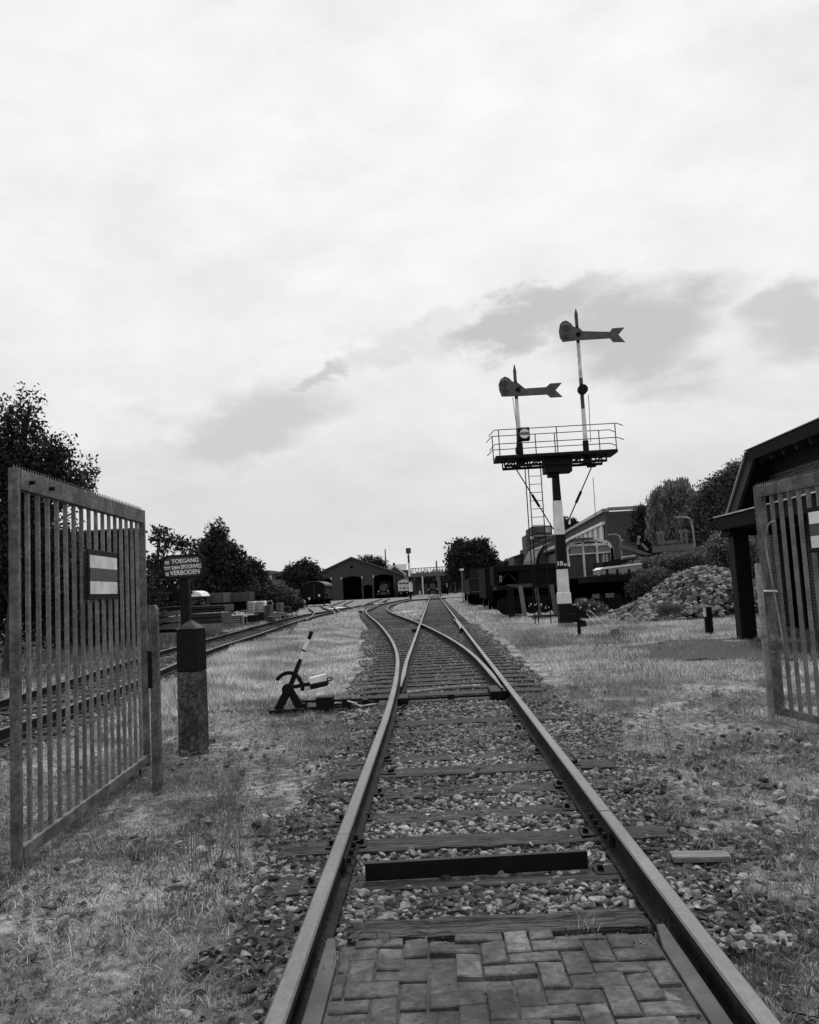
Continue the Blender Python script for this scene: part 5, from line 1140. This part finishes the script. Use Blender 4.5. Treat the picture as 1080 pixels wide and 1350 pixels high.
# wagons in the right row, nearest ones at about 40 m
def wagon_row():
    # tall covered van with brakeman's end
    van('covered_wagon', 'tall dark covered wagon with rounded roof at the far end of the wagon row', 'wagon', 613, 745, 647, 786, 75, 9, M_shed, M_shed, roofh=.45, windows=((620,750,635,768,mat('wagon_door', .012,.02,3,.9,.1,spec=.1)),), lamps=())
    for (x, y0, y1, lab) in ((609.5,750,786,'pale post with white top at the far left corner of the wagon row'),):
        X0, X1, Z0, Z1 = rect(x-.7, y0, x+.7, y1, 74); o = thing('lineside_post', lab, 'post', ((X0+X1)/2, 74, 0)); MB().box((X0, 74, 0), (X1, 74.1, Z1)).build('pole', M_grey, o); MB().box((X0-.1, 73.9, Z1-.15), (X1+.15, 74.1, Z1+.02)).build('cap', M_white, o)
    X0, X1, Z0, Z1 = rect(615.8, 773, 618.6, 783, 70); tag(MB().box((X0, 70, 0), (X1, 70.15, Z1)).build('marker_board', M_white, loc=(X0, 70, 0)), 'small white board standing in front of the covered wagon', 'board')
    # low open wagon
    X0, X1, Z0, Z1 = rect(619, 762, 650, 790, 62); t = thing('open_wagon', 'low open wagon with plank sides in front of the covered wagon', 'wagon', ((X0+X1)/2, 62, 0))
    MB().box((X0, 62, Z1-1.0), (X1, 62.12, Z1-.05)).build('end_board', mat('wagon_planks', .010,.022,3,.9,.2,spec=.1), t); MB().box((X0, 62.13, Z1-1.0), (X0+.1, 70, Z1-.05)).build('side_board', mat('wagon_planks', .010,.022,3,.9,.2,spec=.1), t); MB().box((X1-.1, 62.13, Z1-1.0), (X1, 70, Z1-.05)).build('side_board', mat('wagon_planks', .010,.022,3,.9,.2,spec=.1), t); MB().box((X0, 62, Z1-1.2), (X1, 70, Z1-1.02)).build('floor', M_blacki, t)
    MB().box((X0-.03, 61.95, Z1-.05), (X1+.03, 62.15, Z1)).build('top_rail', M_dgrey, t); wheelset(t, (X0+.4, X1-.4), 63, 69, .4); MB().box((X0+.15, 62.2, .15), (X1-.1, 69.8, Z1-1.21)).build('underframe_shade', M_void, t)  # shaded space below the floor filled with a near-black box
    for s in (.22, .78): MB().tube((X0+(X1-X0)*s, 61.5, Z1-1.2), (X0+(X1-X0)*s, 62, Z1-1.2), .15, .08).build('buffer', M_blacki, t)
    van('covered_wagon', 'black flat roofed wagon between the tall covered wagon and the long beam wagon', 'wagon', 640, 748, 668, 794, 50, 7, M_shed, M_shed, arched=False)
    # long dark hopper/frame wagon close to the signal
    Y = 38; X0, X1, Z0, Z1 = rect(652, 744, 745, 800, Y); t = thing('flat_wagon', 'long dark wagon with heavy beams and a black opening left of the signal', 'wagon', ((X0+X1)/2, Y, 0))
    Zt = at(700,744,Y).z; Zm = at(700,768,Y).z; Za = at(700,752,Y).z
    MB().box((X0, Y, Za), (X1, Y+2.6, Zt)).build('top_beam', M_shed, t, bevel=.02)
    A0, A1 = at(657,760,Y).x, at(684,760,Y).x
    MB().box((A1, Y+.05, Zm-.05), (X1, Y+2.6, Za-.002)).build('side_panel', M_shed, t); MB().box((X0, Y+.05, Zm-.05), (A0, Y+2.6, Za-.002)).build('side_panel', M_shed, t); MB().box((A0, Y+2.2, Zm-.05), (A1, Y+2.5, Za-.002)).build('back_panel', M_void, t)
    MB().box((X0+.1, Y-.05, Zm-.28), (X1, Y+2.5, Zm-.052)).build('floor_beam', M_blacki, t); MB().bar((A0, Y+.3, Zm), (A0+.5, Y+.3, Za), .06).build('brace', M_timber, t); MB().bar((A1, Y+.3, Zm), (A1-.5, Y+.3, Za), .06).build('brace', M_timber, t)
    MB().box((X0+.05, Y+.3, .35), (X1, Y+2.3, Zm-.282)).build('underframe_shade', M_void, t)  # near-black box added as the shade beneath the floor beam
    for x in np.linspace(X0+.5, X1-.4, 5): MB().disc((x, Y+.2, .52), (0,1,0), .42, .14, n=22).build('wheel', M_blacki, t)
    MB().box((at(671,772,Y).x, Y-.12, at(675,775,Y).z), (at(702,772,Y).x, Y-.06, at(700,769,Y).z)).build('hanging_plate', M_dgrey, t)
    for z in (760.5, 763.5, 766.5): p = at(660,z,Y); MB().tube((p.x-.06, Y-.05, p.z), (p.x+.06, Y-.05, p.z), .05, n=8).build('white_knob', M_signgrey, t)
    # leaning boards
    for (x0, y0, x1, y1, w, lab, mm) in ((686,773,691.5,799,.20,'pale board leaning against the dark wagon left of the signal',M_grey),(707,775,711,795,.16,'dark plank leaning against the wagon beside the ladder',M_dgrey),(727,771,732,792,.2,'grey board leaning on the wagon just left of the white mast',M_dgrey),(673,774,674,795,.3,'black wheel cover panel propped against the dark wagon',M_shed)):
        b0 = at(x1, y1, Y-.6); t0 = at(x0, y0, Y-.12); o = MB().bar(Vector((b0.x, Y-.6, 0)), t0, w, .05, up=(0,1,0)).build('leaning_board', mm, loc=(b0.x, Y-.6, 0)); tag(o, lab, 'board')
wagon_row()
# old coach with arched glazed front
Y = 44; t = thing('tram_body', 'old tram body with pale arched window frame right of the signal', 'tram', (at(776,790,Y).x, Y, 0))
def AT2(x, y, dy=0): return at(x, y, Y+dy)
outer = [(749,790),(747,726),(750,718),(760,714),(775,711.5),(790,712),(801,715),(806,722),(808,742),(808,790)]
M_tramb = mat('tram_dark_side', .02,.035,3,.6,.2)
b = MB().prism([AT2(x, y, .05) for x, y in ((749,792),(747.5,727),(751,719),(760,715),(775,713),(790,713.5),(801,716),(806,723),(808,742),(808,790))], (0,9,0)); 
b.build('body', M_tramb, t)
b = MB(); 
for p, q in zip(outer[1:-2], outer[2:-1]): b.bar(AT2(*p), AT2(*q), .16, .1, up=(0,1,0))
b.bar(AT2(747.5,726), AT2(750,747), .16, .1, up=(0,1,0)); b.bar(AT2(806.5,722), AT2(808,742), .16, .1, up=(0,1,0))
b.bar(AT2(768,713), AT2(772,765), .11, .1, up=(0,1,0)); b.bar(AT2(786,712.5), AT2(790,762), .11, .1, up=(0,1,0)); b.bar(AT2(750,719.5), AT2(805,717), .12, .09, up=(0,1,0)); b.bar(AT2(751,731.5), AT2(807,727.5), .07, .09, up=(0,1,0)); b.build('window_frame', M_whited, t)
for (x0, y0, x1, y1, m_) in ((752,720,767,730.5,M_signgrey),(770,719,785,729.5,M_grey),(788,718.5,805,728.5,M_signgrey),(793,732,803,741,M_signgrey)):
    X0, X1, Z0, Z1 = rect(x0, y0, x1, y1, Y); MB().box((X0, Y-.02+.05, Z0), (X1, Y+.048, Z1)).build('window_pane', m_, t)
b = MB().prism([AT2(x, y, -.25) for x, y in ((742,719),(752,711.5),(765,709),(782,708.5),(783,710),(765,711.2),(752,714),(743,722))], (0,9,0)); b.build('roof', M_dgrey, t)
b = MB(); 
for x in (796, 800): b.bar(AT2(x,730,-.02), AT2(x+.5,742,-.02), .05, .05)
b.build('glazing_bar', M_whited, t)
b = MB().bar(AT2(746,760,-.5), AT2(770,759,-.5), .05); b.bar(AT2(768,759,-.5), AT2(770,785,-.5), .05); b.build('step_rail', M_dgrey, t)
X0, X1, Z0, Z1 = rect(749,766,808,792,Y); MB().box((X0, Y-.3, .3), (X1, Y+9, at(780,762,Y).z)).build('underframe_shade', M_void, t)  # near-black box painting the shade under the tram
# side wall of the tram with posts seen left of the mast
t = thing('tram_body', 'old coach body with side windows just left of the mast', 'tram', (at(722,760,52).x, 52, 0))
MB().prism([at(x, y, 52) for x, y in ((708,748),(709,736),(716,720),(728,714),(742,713),(742,748))], (0,8,0)).build('body', mat('coach_grey', .045,.06,4,.6,.1), t)
for (x0, x1) in ((721,726),(727,731)): X0, X1, Z0, Z1 = rect(x0, 726, x1, 745, 52); MB().box((X0, 51.9, Z0), (X1, 51.99, Z1)).build('window', M_signgrey, t)
MB().prism([at(x, y, 51.9) for x, y in ((706,745),(709,731),(717,718),(719,719),(712,732),(710,745))], (0,.08,0)).build('corner_post', M_blacki, t)
# flat wagon with pale box load
Y = 36; X0, X1, Z0, Z1 = rect(770, 762, 848, 797, Y); t = thing('flat_wagon', 'black flat wagon carrying a pale tarpaulin covered box right of the tram', 'wagon', ((X0+X1)/2, Y, 0))
zf = at(808,758,Y).z
MB().box((X0+.2, Y, zf-.3), (X1, Y+2.4, zf-.0)).build('deck', M_blacki, t, bevel=.02); MB().box((X0+.3, Y+.3, .35), (X1-.2, Y+2.1, zf-.302)).build('underframe_shade', M_void, t)  # shade under the deck drawn as a near-black box
for x in np.linspace(X0+.6, X1-.5, 3): MB().disc((x, Y+.1, .5), (0,1,0), .38, .12, n=22).build('wheel', M_blacki, t)
for (x0, y0, x1, y1) in ((781,783,790,789),(798,782,809,788)): A0, A1, C0, C1 = rect(x0,y0,x1,y1,Y); MB().box((A0, Y-.1, max(C0,.1)), (A1, Y-.03, C1)).build('axle_box', M_grey, t)
for x in (801, 814.5, 830): p = at(x,757,Y-.1); MB().box((p.x-.05, Y-.14, p.z-.2), (p.x+.05, Y-.04, p.z+.22)).build('stake_bracket', M_blacki, t)
t = thing('covered_box', 'long pale covered box with white lid lying on the black flat wagon', 'box', (at(820,755,Y).x, Y+.3, zf))
MB().prism([at(791,757.5,Y+.2), at(847,753,Y+.2), at(846.5,744,Y+.2), at(791,751,Y+.2)], (0,1.5,0)).build('side', mat('tarpaulin', .20,.26,4,.7,.1), t)
MB().prism([at(790.5,751.2,Y+.15), at(847,744,Y+.15), at(846,742,Y+.15), at(838,742.6,Y+.15), at(795,748,Y+.15)], (0,1.6,0)).build('lid', M_white, t)
# flat wagon / beams with steel load on the bank
Y = 41
t = thing('flat_wagon', 'long low black wagon on the bank carrying steel beams', 'wagon', (at(860,735,Y).x, Y, 1.4))
MB().prism([at(795,741,Y), at(922,726,Y), at(922,729.5,Y), at(795,747,Y)], (0,2.4,0)).build('deck', M_blacki, t); MB().prism([at(905,729,Y-.02), at(924,727,Y-.02), at(924,743,Y-.02), at(914,745,Y-.02)], (0,.3,0)).build('end_stop', M_blacki, t)
for x in (815, 850, 885, 915): p = at(x, 741-(x-815)*.11, Y); MB().disc((p.x, Y+.1, p.z-.05), (0,1,0), .22, .12, n=18).build('wheel', M_blacki, t)
M_beam = mat('grey_steel_beam', .065,.10,4,.6,.1)
def beam(lab, pts, dy=.0, dp=.5, m_=None): 
    p = at(*pts[0], Y+dy); o = MB().prism([at(x, y, Y+dy) for x, y in pts], (0,dp,0)).build('steel_beam', m_ or M_beam, loc=(p.x, Y+dy, p.z)); return tag(o, lab, 'steel beam')
beam('long grey steel girder lying on the wagon below the curved lamp', [(863.5,720.5),(914.5,716),(914.5,724),(864,728.5)])
beam('shorter grey steel girder stacked on top of the long girder', [(876,713),(902,711),(902,715.5),(876,717.2)], .5)
beam('sloping steel girder leaning down to the right above the wagon', [(818,718),(822,718),(860,731),(852,732),(819,723)])
beam('short white edged girder sloping beside the sloping steel girder', [(845,716.5),(848,716),(856,725),(853,726)], .3, .2, M_signgrey)
beam('thin pale strip lying on the low wagon deck', [(821,733.5),(838,731.5),(838,733),(821,735.5)], -.05, .2, M_whited)
beam('thin horizontal steel bar above the sloping girder', [(823,716.5),(846,715.5),(846,717),(823,718)], .6, .2, M_dgrey)
for i, (x, y0, y1, lab) in enumerate(((869.5,704,718,'leftmost of the four stubby stanchions on the girders'),(874.5,703,718,'second stanchion from the left on the girders'),(899.5,702,716,'third stanchion from the left on the girders'),(905.5,700.5,717,'rightmost and tallest stanchion on the girders'))):
    X0, X1, Z0, Z1 = rect(x-1.5, y0, x+1.5, y1, Y+.3); o = thing('stanchion', lab, 'stanchion', ((X0+X1)/2, Y+.3, Z0)); MB().box((X0, Y+.3, Z0), (X1, Y+.42, Z1)).build('shaft', M_beam, o); MB().disc(((X0+X1)/2, Y+.36, Z1+.02), (0,1,0), .10, .14, n=14).build('head', M_beam, o)
for (x, y, lab) in ((819,713,'small pale figure like valve on top of the sloping girder'),(842,709,'small pale fitting standing behind the sloping girder')):
    p = at(x, y, Y+.2); o = thing('valve', lab, 'fitting', (p.x, p.y, p.z)); MB().tube(p, p-Vector((.04,0,.35)), .05, .08, n=8).build('stem', M_grey, o); MB().disc(p+Vector((.03,0,.03)), (0,1,0), .07, .09).build('cap', M_concl, o)
# street lamps
def lamp(label, pts, head, Y, r=.05):
    P_ = [at(x, y, Y) for x, y in pts]; t = thing('street_lamp', label, 'street lamp', (P_[0].x, Y, 0)); MB().path([Vector((P_[0].x, Y, .0))]+P_, r, 8).build('pole', M_concl, t); a, b_ = at(*head[0], Y), at(*head[1], Y); MB().bar(a, b_, .16, .12, w2=.1, h2=.06).build('lamp_head', M_signgrey, t, bevel=.02)
lamp('curved grey street lamp standing behind the steel girders', [(916,728),(915.5,714),(914,700),(912,688),(910.5,684.5),(906,682.3),(900,681.8)], ((892,682.5),(901,682)), 42)
lamp('smaller curved street lamp in front of the factory wall', [(819,722),(818.5,712),(817,707),(813,704.8),(809,704.6)], ((802,705.5),(809,704.5)), 60, .05)

# ------------------------------------------------------------------ left yard clutter
def crate(name, label, cat, x0, y0, x1, y1, Y, dp, material, slats=0, slatm=None, post=False, lid=None, group=None, zbase=None):
    X0, X1, Z0, Z1 = rect(x0, y0, x1, y1, Y); Z0 = Z0 if zbase is None else zbase; t = thing(name, label, cat, ((X0+X1)/2, Y, Z0), group)
    MB().box((X0, Y, Z0), (X1, Y+dp, Z1)).build('body', material, t, bevel=.01)
    if slats:
        for i in range(slats+1):
            z = Z0+(Z1-Z0)*i/slats; MB().box((X0-.02, Y-.03, max(z-.025, Z0)), (X1+.02, Y-.003, min(z+.03, Z1))).build('slat', slatm or M_dgrey, t)
    if post:
        for x in (X0, (X0+X1)/2, X1): MB().box((x-.04, Y-.07, Z0), (x+.04, Y-.032, Z1+.03)).build('batten', slatm or M_dgrey, t)
    if lid: MB().box((X0-.03, Y-.04, Z1+.002), (X1+.03, Y+dp+.02, Z1+.05)).build('lid', lid, t)
    return t
M_cr = mat('crate_grey', .05,.08,6,.85,.3,stretch=(1,1,6)); M_crd = mat('crate_dark', .03,.05,6,.85,.3)
crate('wooden_crate', 'slatted grey wooden crate standing by the plank walkway', 'crate', 294, 812, 316, 825.5, gp(305,826).y, .9, M_cr, 5, M_plank)
crate('wooden_crate', 'stack of small boards beside the slatted crate', 'crate', 316, 812, 319.5, 824, gp(305,826).y+.1, .5, M_plank, 3, M_dgrey)
yy = gp(310,812).y
crate('storage_bin', 'wide grey metal bin behind the slatted crate', 'bin', 295, 795, 325, 808.5, yy-10, 1.5, M_cr, 0, None, True, M_signgrey, zbase=.6)
crate('container', 'grey container left of the conifer, highest behind the timber stack', 'container', 268.5, 782, 294, 795, 52, 2.4, M_cr, 0, None, True)
crate('container', 'grey container behind the wide metal bin', 'container', 306, 781, 329, 793, 54, 2.4, mat('container_grey', .04,.055,4,.8,.1), 0, None, True)
crate('container', 'small grey container below the far brick house', 'container', 355, 782, 368, 791, 70, 2.4, M_cr, 0, None)
def ibc(label, x0, y0, x1, y1, Y):
    X0, X1, Z0, Z1 = rect(x0, y0, x1, y1, Y); t = thing('plastic_tank', label, 'tank', ((X0+X1)/2, Y, Z0)); MB().box((X0+.03, Y+.03, Z0), (X1-.03, Y+1, Z1-.03)).build('tank', M_white, t, bevel=.05)
    b = MB()
    for i in range(6): x = X0+(X1-X0)*i/5; b.box((x-.012, Y, Z0), (x+.012, Y+.02, Z1))
    for i in range(5): z = Z0+(Z1-Z0)*i/4; b.box((X0, Y-.02, z-.012), (X1, Y-.002, z+.012))
    b.build('cage', M_signgrey, t); MB().tube(((X0+X1)/2, Y+.5, Z1-.03), ((X0+X1)/2, Y+.5, Z1+.06), .1).build('cap', M_black, t)
ibc('white plastic tank in a cage, right one of the pair', 336.5, 792, 348, 807, 44)
ibc('white plastic tank, left one of the pair without shadowy cage', 325.5, 792.5, 335, 809, 43.6)
crate('black_bin', 'round cornered black bin before the white tanks, right one', 'bin', 340, 807, 348, 818, 38, .8, M_black, 0)
crate('black_bin', 'lower black bin before the white tanks, left one', 'bin', 326, 811, 337, 820, 38, .8, M_blacki, 0)
crate('pallet_stack', 'low stack of dark pallets behind the trolley', 'pallets', 356, 808, 374, 812, 44, 1, M_crd, 2, M_plank)
crate('machine_box', 'dark machine cabinet right of the white tanks', 'machine', 349, 798, 356, 812, 44, 1, M_crd)
crate('machine_box', 'dark shed like machine with pale roof sheet near the siding', 'machine', 373, 786, 385, 796, 60, 2, M_crd, 0, None, False, M_concl)
t = thing('trolley', 'small flat trolley with a slanted black handle beside the side track', 'trolley', gp(366,817)); yk = gp(366,817).y
X0, X1, Z0, Z1 = rect(355, 811, 376, 813, yk); MB().box((X0, yk, Z0), (X1, yk+.8, Z1)).build('deck', M_plank, t)
b = MB().bar(at(370,797,yk), at(380,815,yk), .07); b.bar(at(370,797,yk), at(366,812,yk), .05); b.build('handle', M_black, t)
for x in (358, 373): p = at(x,814,yk); MB().disc((p.x, yk-.03, max(p.z,.12)), (0,1,0), .13, .06, n=16).build('wheel', M_blacki, t)
b = MB().path([at(352,793,yk+1), at(358,792,yk+1), at(360,797,yk+1), at(357,805,yk+1)], .035, 6); tag(b.build('bent_pipe', M_concl, loc=(at(352,793,yk+1).x, yk+1, 0)), 'pale bent pipe standing between tanks and trolley', 'pipe')
T('shrub_mass', 'dark hedge running behind the yard containers and tanks', (300,800), [(235,792,34,12),(285,790,34,13),(335,789,34,13),(368,793,20,9)], 57, 520, 20, .16, trunk=False, cat='shrub', spread=.3)
def drum(label, x0, y0, x1, y1, Y, m_):
    X0, X1, Z0, Z1 = rect(x0, y0, x1, y1, Y); t = thing('oil_drum', label, 'drum', ((X0+X1)/2, Y, 0)); r_ = (X1-X0)/2; c = (X0+X1)/2
    MB().tube((c, Y, 0), (c, Y, Z1), r_, n=18).build('body', m_, t)
    for f in (.33, .66): MB().tube((c, Y, Z1*f-.02), (c, Y, Z1*f+.02), r_*1.04, n=18).build('hoop', m_, t)
drum('black drum standing left of the black bins', 320, 813, 325, 822, 46, M_black); drum('grey drum right of the black bins', 349.5, 811, 353.5, 820, 50, M_dgrey)
crate('wooden_crate', 'small dark crate just right of the black bins', 'crate', 352, 813, 360, 820, 40, .7, M_crd, 3, M_dgrey)
crate('scrap_pile', 'dark scrap pile between the notice post and the slatted crate', 'scrap', 262, 808, 293, 822, 36, 1.2, M_crd, 3, M_black)
crate('machine_box', 'tall narrow grey cabinet behind the trolley', 'machine', 364, 795, 370, 809, 47, 1, M_cr, 0)
crate('machine_box', 'black engine block lying behind the trolley', 'machine', 371, 800, 381, 809, 50, 1, M_black, 0)
T('shrub', 'small weed bush between the siding and the trolley', (388,805), [(386,800,7,5),(394,797,6,5)], 62, 60, 16, .12, M_leaf, trunk=False, cat='shrub', spread=.15)
# timber stack of sleepers left of notice
for i, (y0, y1) in enumerate(((807.5,813.5),(815,821),(824,830.5))):
    Y = 27; X0, X1, Z0, Z1 = rect(207, y0, 236, y1, Y); o = thing('timber_bundle', ('top','middle','bottom')[i]+' one of three layers of curved corrugated timber beside the concrete post', 'timber', ((X0+X1)/2, Y, Z0))
    xs_ = np.linspace(X0-.3, X1, 9); pts = [Vector((x, Y, Z0+.05*math.sin((x-X0)*2.2))) for x in xs_]+[Vector((x, Y, Z1-.02+.07*math.sin((x-X0)*2.2))) for x in xs_[::-1]]; MB().prism(pts, (0,1.4,0)).build('bundle', mat('grey_timber', .08,.16,9,.9,.6,stretch=(6,1,.5)), o)
    MB().box((X0-.3, Y+.1, Z0-.09), (X1-.05, Y+1.3, Z0-.02)).build('bearer', M_black, o)
# dark steel stacks behind the notice
for (x0, y0, x1, y1, Y, lab) in ((206,800,248,806,33,'long dark beam stack left of the notice post'), (246,799,296,807,33,'long dark beam stack right of the notice post'), (250,809,292,820,31,'low black scrap pile under the dark beams'), (208,784,240,797,40,'dark low flatbed with scrap behind the timber layers')):
    crate('beam_stack', lab, 'steel stack', x0, y0, x1, y1, Y, 1.6, M_crd if 'beam' in lab else M_blacki, 2, M_blacki)
b = MB(); 
for (a, b_) in (((248,798),(268,797)),((272,788),(272,797)),((256,797),(272,790)),((248,792),(272,788)),((262,791),(262,798))): b.bar(at(*a,34), at(*b_,34), .06)
tag(b.build('open_rack', M_blacki, loc=(at(260,797,34).x, 34, 0)), 'thin black open steel frame on the beam stack', 'frame')
t = thing('tent', 'small white tent roof showing between trees and notice post', 'tent', (at(258,790,50).x, 50, 0)); MB().prism([at(248,787,50), at(266,786,50), at(262,781,50), at(256,779,50), at(249,780,50)], (0,2,0)).build('roof', M_white, t); MB().box((at(249,787,50).x, 50.1, .0), (at(265,787,50).x, 52, at(257,787,50).z)).build('wall', M_crd, t)
# dark shed behind gate
t = thing('dark_shed', 'dark flat topped wooden shed seen through the far bars of the left gate', 'shed', (at(165,800,30).x, 30, 0)); X0, X1, Z0, Z1 = rect(70, 702, 186, 800, 30); MB().box((X0, 30, -.1), (X1-.25, 31.2, Z1)).build('wall', M_shed, t); MB().box((X0-.1, 29.8, Z1+.002), (X1-.2, 31.4, Z1+.08)).build('roof', M_dgrey, t)
print('objects', len(bpy.data.objects), 'verts', sum(len(m.vertices) for m in bpy.data.meshes))
